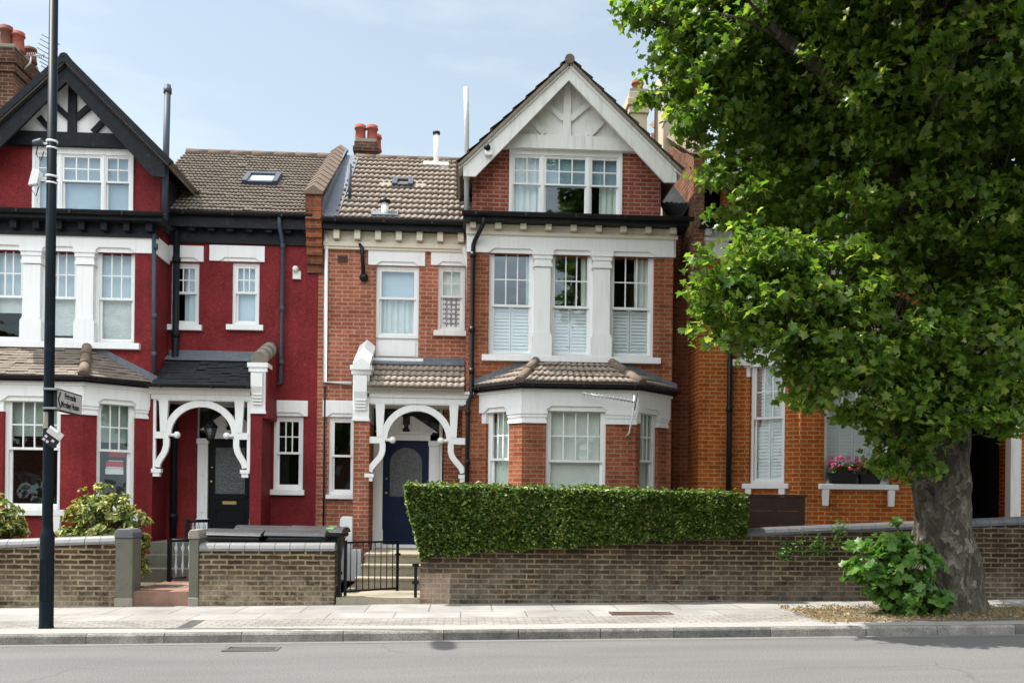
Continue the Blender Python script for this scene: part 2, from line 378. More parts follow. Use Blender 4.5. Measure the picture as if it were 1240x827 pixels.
M['slab'] = paving('paving_slab', (.30, .29, .272), (.26, .25, .234), (.165, .157, .144), .9, 1.6, .010)
M['block'] = paving('block_paving', (.285, .268, .243), (.225, .212, .192), (.14, .132, .116), .21, .105, .008)
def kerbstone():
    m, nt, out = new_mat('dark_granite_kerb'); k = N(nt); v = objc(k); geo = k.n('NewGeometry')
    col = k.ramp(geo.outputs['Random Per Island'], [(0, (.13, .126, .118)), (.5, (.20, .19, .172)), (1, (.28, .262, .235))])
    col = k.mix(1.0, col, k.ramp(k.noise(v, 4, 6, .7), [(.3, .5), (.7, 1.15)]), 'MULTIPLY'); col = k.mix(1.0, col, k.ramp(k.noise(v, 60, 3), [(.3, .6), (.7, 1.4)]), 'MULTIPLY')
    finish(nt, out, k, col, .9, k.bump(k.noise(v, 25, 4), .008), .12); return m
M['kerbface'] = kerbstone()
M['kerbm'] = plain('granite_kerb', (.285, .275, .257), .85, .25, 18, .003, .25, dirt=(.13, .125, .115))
def asphalt():
    m, nt, out = new_mat('worn_asphalt'); k = N(nt); v = uvs(k)
    col = k.ramp(k.noise(v, 55, 4, .85), [(.25, (.055, .055, .054)), (.5, (.13, .128, .125)), (.75, (.26, .255, .247))])
    mp = k.n('Mapping', i_Vector=v); mp.inputs['Scale'].default_value = (.22, 1.2, 1)
    col = k.mix(1.0, col, k.ramp(k.noise(mp.outputs[0], 1.0, 5), [(.3, .84), (.7, 1.1)]), 'MULTIPLY')
    vo = k.n('TexVoronoi', i_Vector=k.mix(.2, v, k.n('TexNoise', i_Vector=v, i_Scale=2.0).outputs['Color']), i_Scale=.5, feature='DISTANCE_TO_EDGE')
    cr = k.ramp(vo.outputs['Distance'], [(.0, 1), (.006, 0)]); msk = k.ramp(k.noise(v, .35, 2), [(.52, 0), (.6, 1)])
    col = k.mix(k.math('MULTIPLY', k.math('MULTIPLY', cr, msk), .5), col, (.06, .06, .06))
    finish(nt, out, k, col, .9, k.bump(k.noise(v, 130, 3), .006), .25); return m
M['asphalt'] = asphalt()
# ------------------------------------------------------------------ components
def tiled(name, mat, parent, poly, gauge=.29, wave=.115, amp=.018, step=.022, du=.0145, seed=1):
    """courses of tiles over a planar polygon (first edge = horizontal eave)"""
    rr = random.Random(seed)
    p = [Vector(q) for q in poly]
    U = (p[1]-p[0]); U.z = 0; U.normalize()
    n = (p[1]-p[0]).cross(p[2]-p[0]).normalized()
    if n.z < 0: n = -n
    S = n.cross(U).normalized()
    if S.z < 0: S = -S
    uv = [((q-p[0]).dot(U), (q-p[0]).dot(S)) for q in p]
    vmax = max(v for u, v in uv)
    def span(v):
        xs = []
        for i in range(len(uv)):
            (a, b), (c, d) = uv[i], uv[(i+1) % len(uv)]
            if abs(b-d) < 1e-9:
                if abs(v-b) < 1e-6: xs += [a, c]
            elif min(b, d)-1e-9 <= v <= max(b, d)+1e-9: xs.append(a+(c-a)*(v-b)/(d-b))
        return (min(xs), max(xs)) if xs else None
    mb = MB(); base = p[0]; ph = rr.random()*wave
    j = 0
    while j*gauge < vmax-.02:
        v0, v1 = j*gauge, min((j+1)*gauge+.02, vmax-1e-4)
        s0, s1 = span(v0+1e-4), span(v1)
        if s0 and s1:
            m = max(2, int(max(s0[1]-s0[0], s1[1]-s1[0])/du))
            jit = {}; rows = [[], [], []]
            for k in range(m+1):
                a = s0[0]+(s0[1]-s0[0])*k/m; b = s1[0]+(s1[1]-s1[0])*k/m
                t = int((a+100)/(wave*2 if wave else .165))
                if t not in jit: jit[t] = (rr.uniform(-.005, .005)+(.012 if rr.random() < .04 else 0), rr.uniform(-.008, .008)-(.035 if rr.random() < .03 else 0))
                w = amp*abs(math.sin(PI*(a+ph)/wave))**.8 if wave else 0
                h, dv = jit[t]
                q0 = base+U*a+S*(v0+dv if j else v0)
                rows[0].append(q0+S*.028-n*.002); rows[1].append(q0+n*(step+w+h)); rows[2].append(base+U*b+S*v1+n*(.004+w*.9+h))
            o = len(mb.v); mb.v += [tuple(q) for r in rows for q in r]; m1 = m+1
            for k in range(m):
                mb.f.append((o+k, o+k+1, o+m1+k+1, o+m1+k)); mb.sm.append(False)
                mb.f.append((o+m1+k, o+m1+k+1, o+2*m1+k+1, o+2*m1+k)); mb.sm.append(bool(wave))
        j += 1
    # deck under the tiles
    mb.extr([tuple(q-n*.004) for q in p], tuple(-n*.05))
    return mb.build(name, mat, parent, recalc=False)

def caps(name, mat, parent, a, b, r=.11, seg=.4, rise=.02):
    """half-round ridge / hip tiles from a to b"""
    a, b = Vector(a), Vector(b); L = (b-a).length; n = max(1, round(L/seg)); mb = MB()
    for i in range(n):
        p = a+(b-a)*(i/n); q = a+(b-a)*((i+1)/n); d = (q-p)
        mb.tube([p+Vector((0, 0, -.2*r)), p+d*1.04+Vector((0, 0, -.2*r-rise*.5))], [r*1.04, r*.96], 12)
    return mb.build(name, mat, parent)

def sash(h, F, u0, u1, z0, z1, cols=3, rows=2, split=.5, colsL=1, rowsL=1, d=-.10, mat='white', glass='glass', fill=(), sill=None, fw=.055, upper_only=False):
    fr = MB(); st = .042 if fw > .03 else .030; bar = .022
    fr.box(F, u0, u0+fw, d-.06, d+.05, z0, z1); fr.box(F, u1-fw, u1, d-.06, d+.05, z0, z1)
    fr.box(F, u0+fw, u1-fw, d-.06, d+.048, z1-fw, z1); fr.box(F, u0+fw, u1-fw, d-.06, d+.06, z0, z0+fw*1.1)
    a, b, c, e = u0+fw, u1-fw, z0+fw*1.1, z1-fw
    zs = e-(e-c)*split
    def leaf(za, zb, dd, nc, nr):
        fr.box(F, a, a+st, dd-.02, dd+.018, za, zb); fr.box(F, b-st, b, dd-.02, dd+.018, za, zb)
        fr.box(F, a+st, b-st, dd-.02, dd+.017, za, za+st); fr.box(F, a+st, b-st, dd-.02, dd+.017, zb-st, zb)
        for i in range(1, nc):
            u = a+st+(b-a-2*st)*i/nc; fr.box(F, u-bar/2, u+bar/2, dd-.013, dd+.012, za+st, zb-st)
        for i in range(1, nr):
            z = za+st+(zb-za-2*st)*i/nr; fr.box(F, a+st, b-st, dd-.012, dd+.011, z-bar/2, z+bar/2)
    leaf(zs-.02, e, d+.02, cols, rows); leaf(c, zs+.02, d-.02, colsL, rowsL)
    w = fr.build('window', M[mat], h)
    pn = MB()
    pn.quad(F.pt(a+.02, d+.02, zs), F.pt(b-.02, d+.02, zs), F.pt(b-.02, d+.02, e-.02), F.pt(a+.02, d+.02, e-.02))
    pn.quad(F.pt(a+.02, d-.02, c+.02), F.pt(b-.02, d-.02, c+.02), F.pt(b-.02, d-.02, zs), F.pt(a+.02, d-.02, zs))
    pn.build('pane', M[glass], w, recalc=False)
    for fl in fill:
        kind, mt, fa, fb = fl[:4]      # fa..fb: fraction of the height, from the bottom
        za, zb = c+(e-c)*fa, c+(e-c)*fb
        ua, ub = (a+(b-a)*fl[4], a+(b-a)*fl[5]) if len(fl) > 4 else (u0+.004, u1-.004)
        mb = MB()
        if kind == 'blind': mb.box(F, ua, ub, d-.085, d-.075, za, zb); mb.build('blind', M[mt], w)
        elif kind == 'curtain':
            n = max(6, int((ub-ua)/.012)); vs = []; per = random.uniform(.09, .13); ph = random.random()*6
            for i in range(n+1):
                u = ua+(ub-ua)*i/n; dd = d-.088+.018*math.sin(2*PI*u/per+ph)+.007*math.sin(2*PI*u/(per*.37))
                vs += [F.pt(u, dd, za), F.pt(u+.01*math.sin(u*31), dd-.01, zb)]
            mb.add(vs, [(2*i, 2*i+2, 2*i+3, 2*i+1) for i in range(n)], True); mb.build('curtain', M[mt], w, recalc=False)
        elif kind == 'shutter':
            npn = fl[6] if len(fl) > 6 else 2
            for q in range(npn):
                x0 = ua+.0+(ub-ua)*q/npn+.004; x1 = ua+(ub-ua)*(q+1)/npn-.004; s = MB()
                for bx in ((x0, x0+.035, za, zb), (x1-.035, x1, za, zb), (x0+.035, x1-.035, za, za+.05), (x0+.035, x1-.035, zb-.04, zb)):
                    s.box(F, bx[0], bx[1], d-.10, d-.07, bx[2], bx[3])
                z = za+.07
                while z < zb-.06:
                    s.hexa([F.pt(x0+.035, d-.074, z-.036), F.pt(x1-.035, d-.074, z-.036), F.pt(x1-.035, d-.092, z+.024), F.pt(x0+.035, d-.092, z+.024),
                            F.pt(x0+.035, d-.069, z-.034), F.pt(x1-.035, d-.069, z-.034), F.pt(x1-.035, d-.087, z+.026), F.pt(x0+.035, d-.087, z+.026)]); z += .062
                s.build('shutter', M[mt], w)
    if sill:
        e0, hgt = sill[:2]; s = MB(); s.box(F, u0-e0, u1+e0, -.04, .075, z0-hgt, z0+.004)
        for q in range(sill[2] if len(sill) > 2 else 0):
            uc = u0+.02 if q == 0 else u1-.02
            s.prism(F, [(uc-.06, z0-hgt-.004), (uc+.06, z0-hgt-.004), (uc+.045, z0-hgt-.3), (uc-.045, z0-hgt-.3)], 0.002, .07)
        s.build('sill', M[mat if mat != 'cream' else 'white'], w, bevel=.006)
    return w

def band(mb, F, u0, u1, zb, zt, notches=(), d=.035, nh=.085, ch=.11):
    """white lintel band with a chamfered notch over each opening"""
    poly = [(u0, zt), (u0, zb)]
    for a, b in sorted(notches): poly += [(a-.02, zb), (a+ch-.02, zb+nh), (b-ch+.02, zb+nh), (b+.02, zb)]
    poly += [(u1, zb), (u1, zt)]
    q = [poly[0]]
    for p in poly[1:]:
        if abs(p[0]-q[-1][0])+abs(p[1]-q[-1][1]) > 1e-4: q.append(p)
    mb.prism(F, q, -.02, d)
    for a, b in notches: mb.box(F, a-.03, b+.03, -.05, .008, zb+.002, zb+nh+.02)

def dentils(name, mat, parent, F, u0, u1, z0, z1, n, d=.10, w=.1):
    for i in range(n):
        u = u0+.1+(u1-u0-.2)*i/(n-1); mb = MB()
        mb.prism(F, [(u-w/2, z0), (u-w/2, z1), (u+w/2, z1), (u+w/2, z0)], .004, d); mb.build(name, mat, parent)

def gutter(parent, F, u0, u1, d, z, mat='gutter', r=.06, drop=.0):
    mb = MB(); n = 10; prof = [(math.cos(PI+PI*k/n)*r, math.sin(PI+PI*k/n)*r) for k in range(n+1)]
    prof2 = [(x*.88, y*.88+.004) for x, y in prof[::-1]]
    P = prof+prof2; L = [F.pt(u0, d+x, z+y) for x, y in P]; R = [F.pt(u1, d+x, z+y-drop) for x, y in P]
    m = len(P); mb.add(L+R, [(i, (i+1) % m, m+(i+1) % m, m+i) for i in range(m)]+[tuple(range(m)), tuple(range(2*m-1, m-1, -1))])
    u = u0+.25
    while u < u1: mb.box(F, u-.02, u+.02, d-r-.03, d+r+.006, z-r-.004, z-r*.2); u += .9
    return mb.build('gutter', M[mat], parent)

def pipe(name, mat, parent, pts, r=.036, n=10, joints=()):
    mb = MB(); mb.tube(pts, r, n)
    for p in joints: mb.tube([(p[0], p[1], p[2]-.05), (p[0], p[1], p[2]+.05)], r*1.28, n)
    return mb.build(name, mat, parent)

def gable(h, FBx, xc, zap, xl, xr, zf, Yr, board, panel, beam, roofm, boardw=.40, dfront=.28, style='white', wallm='gableb', z_base=6.68, holes=(), zpan=None, capm='ridge'):
    """front gable: brick wall, boarded panel, barge boards, two roof slopes running back to Yr"""
    dw = -.10
    sl = (zap-zf)/(xc-xl); sr = (zap-zf)/(xr-xc)
    wl, wr = xl+.17, xr-.2
    w = MB(); Fg = Fr((FBx.O[0], FBx.O[1]-dw), (1, 0)); a, b, c, d = holes[0]; zt0 = z_base-.15
    def zl(x): return zap-sl*(xc-x)-.12 if x < xc else zap-sr*(x-xc)-.12
    w.prism(Fg, [(wl, zt0), (a, zt0), (a, zl(a)), (wl, zl(wl))], -.2, 0)
    w.prism(Fg, [(b, zt0), (wr, zt0), (wr, zl(wr)), (b, zl(b))], -.2, 0)
    w.prism(Fg, [(a, d), (b, d), (b, zl(b)), (xc, zl(xc)-.02), (a, zl(a))], -.2, -.002)
    w.prism(Fg, [(a, zt0), (b, zt0), (b, c), (a, c)], -.2, -.002)
    w.build('gable_wall', M[wallm], h)
    # panel
    z0, z1 = zpan
    def inner(z, o): return (xc-(zap-o-z)/sl, xc+(zap-o-z)/sr)
    p = MB(); i0 = inner(z0, .15); p.prism(Fg, [(i0[0], z0), (i0[1], z0), (xc, zap-.16)], 0.004, .06); p.build('gable_panel', M[panel], h)
    bm_ = MB(); i1 = inner(z0, .2); i2 = inner(z1, .2); bm_.prism(Fg, [(i1[0], z0-.02), (i1[1], z0-.02), (i2[1], z1), (i2[0], z1)], .0, .13); bm_.build('beam', M[beam], h)
    hgt = zap-boardw-z1
    st = MB(); st.prism(Fg, [(xc-.075, z1), (xc+.075, z1), (xc+.065, z1+hgt+.05), (xc-.065, z1+hgt+.05)], .06, .125); st.build('strut', M[beam], h)
    for s in (-1, 1):
        for (ua, za, ub, zb) in ((.06, z1+hgt*.34, hgt*.50, z1+hgt*.72), (hgt*.46, z1+.02, hgt*.74, z1+hgt*.33)):
            st = MB(); st.ribbon(Fg, [(xc+s*ua, za), (xc+s*ub, zb)], .10, .062, .115); st.build('strut', M[beam], h)
    bk = MB(); bk.prism(FBx, [(xl+.25, z_base-.1), (xr-.25, z_base-.1), (xr-.25, zf-.05), (xc, zap-.2), (xl+.25, zf-.05)], -1.9, -1.8); bk.box(FBx, xl+.3, xr-.3, -1.75, -.32, z_base-.12, z_base-.05); bk.build('attic_interior', M['room'], h)
    # barge boards
    for s, xf, slope in ((-1, xl, sl), (1, xr, sr)):
        bb = MB(); bb.prism(FBx, [(xc, zap), (xf, zf), (xf, zf-boardw*.82), (xf-s*.22, zf-boardw*.82+.0), (xc, zap-boardw)], dfront-.05, dfront)
        bb.ribbon(FBx, [(xc, zap-.05), (xf, zf-.05)], .08, dfront+.002, dfront+.03)
        if style == 'black': bb.ribbon(FBx, [(xc, zap+.035), (xf+s*.12, zf+.035-.12*slope)], .11, dfront+.031, dfront+.10)
        bb.build('bargeboard', M[board], h)
        nx, nz = s*slope, 1.0; l = math.hypot(nx, nz); nx, nz = nx/l, nz/l
        e = (xf+s*.10, zf-.10*slope)
        Y0, Y1 = FBx.O[1]-dfront-.07, Yr
        top = [(e[0], Y0, e[1]+.02), (e[0], Y1, e[1]+.02), (xc, Y1, zap+.02), (xc, Y0, zap+.02)]
        tiled('gable_roof', M[roofm], h, top if s < 0 else [top[1], top[0], top[3], top[2]], gauge=.29, wave=.23, amp=.03, step=.035, du=.03, seed=5+s)
        so = MB(); so.extr([(e[0]-s*.02, Y0+.03, e[1]-.04), (xc, Y0+.03, zap-.045), (xc, FBx.O[1]+.15, zap-.045), (e[0]-s*.02, FBx.O[1]+.15, e[1]-.04)], (0, 0, -.02)); so.build('soffit', M[board], h)
        ck = MB(); xw = xf-s*.2; ck.wbox(min(xw, xw-s*.1), max(xw, xw-s*.1), FBx.O[1]+.3, Yr-.3, z_base-.1, zf-.05); ck.build('cheek', M['slate'], h)
    caps('ridge', M[capm], h, (xc, FBx.O[1]-dfront-.10, zap+.03), (xc, Yr, zap+.03), .085, .42)

def bay_roof(h, xl, xr, fl, fr_, zt, zb, tl, tr, mat, hipm, gauge, wave, amp, ov=.17):
    # eave points
    k = ov*.42
    EL, ER = (fl-k, C-ov, zb), (fr_+k, C-ov, zb)
    WL, WR = (xl-ov, B-.02, zb), (xr+ov, B-.02, zb)
    TL, TR = (tl, B-.02, zt), (tr, B-.02, zt)
    kw = dict(gauge=gauge, wave=wave, amp=amp, step=.03 if wave else .016)
    tiled('bay_roof', M[mat], h, [EL, ER, TR, TL], seed=3, **kw)
    tiled('bay_roof', M[mat], h, [WL, EL, TL], seed=4, **kw)
    tiled('bay_roof', M[mat], h, [ER, WR, TR], seed=6, **kw)
    up = Vector((0, 0, .035))
    for p, q in ((EL, TL), (ER, TR)): caps('hip', M[hipm], h, Vector(p)+up, Vector(q)+up+Vector((0, -.08, 0)), .085, .4)
    lead = MB(); lead.wbox(tl-.1, tr+.1, B-.012, B-.002, zt-.02, zt+.10)
    for p, q in ((WL, TL), (WR, TR)): lead.extr([(p[0], B-.004, p[2]+.0), (q[0], B-.004, q[2]), (q[0], B-.004, q[2]+.13), (p[0], B-.004, p[2]+.13)], (0, -.012, 0))
    lead.build('flashing', M['lead'], h)
    for p, q in ((WL, EL), (EL, ER), (ER, WR)):
        F = Fr((p[0], p[1]), (q[0]-p[0], q[1]-p[1])); gutter(h, F, -.02, F.len+.02, .03, zb-.015, r=.05)
        fa = MB(); fa.box(F, -.02, F.len+.02, -.05, -.025, zb-.10, zb-.02); fa.build('fascia', M['black'], h)

def bay_base(h, frames, wallm, zg, zsill, zhead, zcap, ztop, wins, bandm='white'):
    """canted ground floor bay: walls with openings, piers' caps and the white band"""
    wm = MB(); bnd = MB(); cap = MB()
    for F, ws in zip(frames, wins):
        L = F.len
        w = MB(); w.wall(F, 0, L, zg, zcap, [(a, b, zsill, zcap) for a, b in ws], .2); w.build('bay_wall', M[wallm], h)
        b_ = MB(); band(b_, F, -.03, L+.03, zhead, ztop, ws, d=.045); b_.box(F, -.05, L+.05, .04, .075, ztop-.09, ztop-.005); b_.box(F, .0, L, -.22, -.03, zhead+.07, ztop-.01); b_.build('band', M[bandm], h)
        edges = [0]+[x for q in ws for x in q]+[L]
        for i in range(0, len(edges), 2):
            a, b = edges[i], edges[i+1]
            if b-a < .18: 
                c = MB(); c.box(F, a, b, -.19, .006, zcap+.003, zhead+.08); c.build('cap', M[bandm], h); continue
            c = MB(); e0 = 0 if i else .0; 
            c.box(F, a-.02, b+.02, -.2, .05, zhead-.06, zhead+.003); c.box(F, a-.01, b+.01, -.2, .035, zhead-.115, zhead-.061); c.box(F, a, b, -.2, .02, zcap+.02, zhead-.116); c.box(F, a-.012, b+.012, -.2, .03, zcap-.03, zcap+.019)
            c.build('cap', M[bandm], h)

def column(h, F, u, w, z0, z1, mat='white'):
    c = MB(); c.box(F, u-w/2, u+w/2, -.1, .05, z0+.42, z1-.28)
    c.prism(F, [(u-w/2-.035, z0), (u+w/2+.035, z0), (u+w/2+.035, z0+.36), (u+w/2, z0+.425), (u-w/2, z0+.425), (u-w/2-.035, z0+.36)], -.1, .085)
    for i, (e, za, zb) in enumerate(((.05, z1-.06, z1+.01), (.03, z1-.13, z1-.061), (.012, z1-.21, z1-.131), (.028, z1-.27, z1-.211))): c.box(F, u-w/2-e, u+w/2+e, -.1, .05+e, za, zb)
    return c.build('column', M[mat], h)

def porch_frame(h, F, xc, ro, wo, ztop, zarch, zbar, zfoot, zb, mat='white'):
    """painted timber arch, side brackets and beam. ro arch radius, wo half width, zb bottom of the beam"""
    mb = MB(); mb.box(F, xc-wo-.06, xc+wo+.06, -.08, .02, zb, ztop-.12); mb.box(F, xc-wo-.10, xc+wo+.10, -.08, .05, ztop-.119, ztop-.05); mb.box(F, xc-wo-.13, xc+wo+.13, -.08, .09, ztop-.049, ztop); mb.build('beam', M[mat], h)
    hz = zb-.01-zbar
    ar = MB(); ar.ribbon(F, [(xc-ro*math.cos(PI*i/24), zbar+(hz-.06)*math.sin(PI*i/24)) for i in range(25)], .12, -.07, .0); ar.build('arch', M[mat], h)
    for s in (-1, 1):
        br = MB()
        br.box(F, *sorted((xc+s*(ro-.02), xc+s*(wo+.0))), -.07, .004, zbar-.065, zbar+.055)
        br.ball(F.pt(xc+s*(ro-.16), -.035, zbar-.0), .065); br.tube([F.pt(xc+s*(ro-.02), -.035, zbar), F.pt(xc+s*(ro-.14), -.035, zbar)], .03)
        pa = [(xc+s*(ro+.02), zbar-.06), (xc+s*(ro+.02), zbar-.20)]
        n = 9
        for i in range(n+1):
            t = i/n; pa.append((xc+s*(ro+.03+(wo-ro-.08)*(3*t*t-2*t*t*t)), zbar-.22-(zbar-.22-zfoot)*t))
        br.ribbon(F, pa, .105, -.07, .0)
        br.build('bracket', M[mat], h)
        ft = MB(); u = xc+s*(wo-.045); ft.box(F, u-.085, u+.085, -.09, .03, zfoot-.10, zfoot-.03); ft.box(F, u-.06, u+.06, -.08, .015, zfoot-.17, zfoot-.101); ft.build('foot', M[mat], h)
        po = MB(); u = xc+s*(ro+.07); po.prism(F, [(u-.055, zbar+.056), (u+.055, zbar+.056), (u+.075, zb-.16), (u+.085, zb), (u-.085, zb), (u-.075, zb-.16)], -.07, .012); po.build('bracket_post', M[mat], h)
        pp = MB(); u = xc+s*(wo+.015); pp.box(F, u-.035, u+.035, -.07, -.01, zfoot-.05, zb); pp.build('side_post', M[mat], h)

# ------------------------------------------------------------------ foliage
LEAF5 = np.array([(0,0),(.20,-.08),(.52,.10),(.36,.30),(.56,.60),(.24,.60),(0,1.0),(-.24,.60),(-.56,.60),(-.36,.30),(-.52,.10),(-.20,-.08),(0,.38)])
LEAF5F = [(12, i, (i+1) % 12) for i in range(12)]
OVATE = np.array([(0,0),(.30,.30),(.24,.68),(0,1),(-.24,.68),(-.30,.30)]); OVATEF = [(0,1,2,3),(0,3,4,5)]
LANCE = np.array([(0,0),(.17,.35),(.12,.72),(0,1),(-.12,.72),(-.17,.35)])
def leaves(name, mat, parent, pos, nrm, size, shape=LEAF5, faces=LEAF5F, fold=.25, droop=.25, extra=None):
    pos = np.asarray(pos, float); n = len(pos); nrm = np.asarray(nrm, float)
    nrm = nrm/np.linalg.norm(nrm, axis=1, keepdims=True)
    r = RNG.normal(size=(n, 3)); t = r-(r*nrm).sum(1, keepdims=True)*nrm; t /= np.linalg.norm(t, axis=1, keepdims=True); b = np.cross(nrm, t)
    x = shape[:, 0]; y = shape[:, 1]; z = fold*np.abs(x)-droop*y*y
    s = np.asarray(size).reshape(n, 1, 1)
    V = pos[:, None, :]+s*(x[None, :, None]*b[:, None, :]+(y-.4)[None, :, None]*t[:, None, :]+z[None, :, None]*nrm[:, None, :])
    k = len(shape); V = V.reshape(-1, 3)-np.array(origin_of(parent))
    base = np.arange(n)*k
    tri = all(len(f) == 3 for f in faces); m = len(faces[0])
    Fc = (np.array(faces)[None]+base[:, None, None]).reshape(-1)
    vs, fs = V, Fc
    me = bpy.data.meshes.new(name)
    ev, ef = (extra.v, extra.f) if extra else ([], [])
    nv = len(vs)+len(ev)
    loops = np.concatenate([fs, np.array([i+len(vs) for f in ef for i in f], int)]) if ef else fs
    starts = list(range(0, len(fs), m)); tot = [m]*len(starts)
    o = len(fs)
    for f in ef: starts.append(o); tot.append(len(f)); o += len(f)
    me.vertices.add(nv); me.loops.add(len(loops)); me.polygons.add(len(starts))
    co = np.concatenate([vs, np.array(ev).reshape(-1, 3)-np.array(origin_of(parent))]) if ev else vs
    me.vertices.foreach_set('co', co.ravel()); me.loops.foreach_set('vertex_index', loops.astype(np.int32))
    me.polygons.foreach_set('loop_start', np.array(starts, np.int32))
    me.update(calc_edges=True); me.validate()
    me.materials.append(mat)
    ob = bpy.data.objects.new(name, me); COL.objects.link(ob); ob.parent = parent
    return ob
# ------------------------------------------------------------------ houses
YR = A+3.0                                  # main ridge line
ZG = .12
def zB(px, py): return FB.at(px, py)[1]
def xB(px, py=350): return FB.at(px, py)[0]
def xA(px, py=350): return FA.at(px, py)[0]
def zA(px, py): return FA.at(px, py)[1]

ZR = plane(YR).at(320, 183)[1]-.10            # ridge height
def main_roof(h, x0, x1, mat, seed, ze, ov=.24, **kw):
    e = [(x0, A-ov, ze), (x1, A-ov, ze), (x1, YR, ZR), (x0, YR, ZR)]
    tiled('roof', M[mat], h, e, seed=seed, **kw)
    bk = MB(); bk.extr([(x0, YR, ZR), (x1, YR, ZR), (x1, YR+3.4, ze-.1), (x0, YR+3.4, ze-.1)], (0, 0, -.08)); bk.build('rear_roof', M[mat], h)
    caps('ridge', M['brownridge'], h, (x0, YR, ZR+.02), (x1, YR, ZR+.02), .10, .45)
def shell(h, x0, x1, z1, yb=YR+3.2, y0=A):
    s = MB(); t = .1
    s.wbox(x0, x0+t, y0+.25, yb, -.2, z1); s.wbox(x1-t, x1, y0+.25, yb, -.2, z1); s.wbox(x0+t, x1-t, yb-t, yb, -.2, z1)
    s.build('party_wall', M['chimneyb'], h)
    f = MB()
    for z in (3.35, z1-.25): f.wbox(x0+t, x1-t, y0+.26, yb-t, z, z+.1)
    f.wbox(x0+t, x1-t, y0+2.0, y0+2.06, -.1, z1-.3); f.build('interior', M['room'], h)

def bay_house(h, dx, st):
    """upper bay on plane B with gable over, canted bay below. st: style; dx: shift from the measured brick house"""
    s = st
    xl, xr = s['x']
    zt = s['zg']                                      # gutter level
    # upper wall
    zs, zh, zb, = s['zs'], s['zh'], s['zb']           # sill, window head, band bottom
    wins = s['wins']
    w = MB(); span = (wins[0][0], wins[-1][1])
    gb = s['gb']
    gb = (s['back'][0]+.1, s['back'][1]-.1); w.wall(FB, xl, xr, s.get('zg0', ZG-.3), zb, [(span[0], span[1], zs, zb), (gb[0], gb[1], .9, 3.0)], .24)
    w.wall(FB, xl, xr, zb+.001, zt-.02, [], .24); w.build('bay_wall', M[s['brick']], h)
    # returns
    for a_, b_ in ((xl+.001, xl+.2), (xr-.2, xr-.001)): r = MB(); r.wbox(a_, b_, B+.241, A+.5, ZG-.3, zt-.02); r.build('return_wall', M[s['brick']], h)
    b = MB(); band(b, FB, xl-.01, xr+.012, zb, zt-s['cz'], [q for q in wins], d=.045)
    b.wbox(xr+.0, xr+.03, B-.045, A-.05, zb, zt-s['cz']); b.build('band', M[s['paint']], h)
    c = MB(); c.box(FB, xl-.02, xr+.05, -.02, .06, zt-s['cz']+.0, zt-.07); c.box(FB, xl-.02, xr+.06, -.02, .09, zt-s['cz']-.06, zt-s['cz']-.002); c.build('cornice', M[s['cornice']], h)
    dentils('dentil', M[s['dent']], h, Fr((0, B-.06), (1, 0)), xl, xr+.05, zt-s['cz']+.03, zt-.075, s['nd'], .13, .11)
    sf = MB(); sf.box(FB, xl-.08, xr+.22, -.3, .30, zt-.068, zt-.03); sf.box(FB, xl-.08, xr+.22, .27, .30, zt-.03, zt+.06); sf.box(FB, xl, xr, -1.0, -.25, zt-.06, zt-.02); sf.build('eaves_board', M['black'], h)
    gutter(h, FB, xl-.1, xr+.28, .36, zt+.06, r=.065)
    for i, (a, bb) in enumerate(wins):
        sash(h, FB, a, bb, zs, zb+.10, 3, 2, .53, d=-.13, mat=s['wmat'], glass=s['glass'][i], fill=s['fill'][i])
    for i in range(len(wins)-1):
        a, bb = wins[i][1], wins[i+1][0]; column(h, FB, (a+bb)/2, bb-a, zs, zb+.03, s['paint'])
    sl = MB(); sl.box(FB, span[0]-.12, span[1]+.12, -.24, .10, zs-.11, zs); sl.build('sill', M[s['paint']], h, bevel=.006)
    # gable
    gable(h, FB, **s['gable'])
    # triple attic light
    tw = s['attic']; a0, a1 = tw[0][0], tw[-1][1]; Fg = Fr((0, B+.10), (1, 0)); za, zc = s['az']; ow = .05
    fr = MB(); fr.box(Fg, a0-ow, a1+ow, -.12, .03, zc, zc+.2); fr.box(Fg, a0-.13, a1+.13, -.12, .07, za-.09, za)
    for u0, u1 in ((a0-ow, a0), (a1, a1+ow)): fr.box(Fg, u0, u1, -.12, .03, za, zc)
    for i in range(len(tw)-1): fr.box(Fg, tw[i][1]+.001, tw[i+1][0]-.001, -.12, .02, za, zc)
    fr.build('attic_frame', M[s['paint']], h)
    for i, (a, bb) in enumerate(tw): sash(h, Fg, a, bb, za, zc, s['acols'][i], 2, .46, d=-.04, mat=s['wmat'], glass=s['aglass'][i], fill=s['afill'][i], fw=.022)
    # ground bay
    fl, frr = s['front']; bl, br = s['back']
    F1 = Fr((bl, B), (fl-bl, C-B)); F2 = Fr((fl, C), (1, 0)); F3 = Fr((frr, C), (br-frr, B-C))
    F2.len = frr-fl
    gs, ghd, gct = s['gz']
    ws = [[q(F) for q in ql] for F, ql in zip((F1, F2, F3), s['gw'])]
    bay_base(h, (F1, F2, F3), s['brick'], ZG-.3, gs, ghd, gct, s['gtop'], ws, s['paint'])
    for F, wl, sp in zip((F1, F2, F3), ws, s['gspec']):
        for (a, bb), q in zip(wl, sp): sash(h, F, a, bb, gs, ghd+.09, d=-.12, mat=s['wmat'], **q)
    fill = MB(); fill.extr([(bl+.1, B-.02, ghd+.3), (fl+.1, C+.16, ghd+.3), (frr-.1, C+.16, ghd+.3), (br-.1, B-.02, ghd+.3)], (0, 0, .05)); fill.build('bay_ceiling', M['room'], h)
    rz = s['rz']; bay_roof(h, bl, br, fl, frr, rz[0], rz[1], rz[2], rz[3], s['rmat'], s['hip'], s['gauge'], s['wave'], s['amp'])

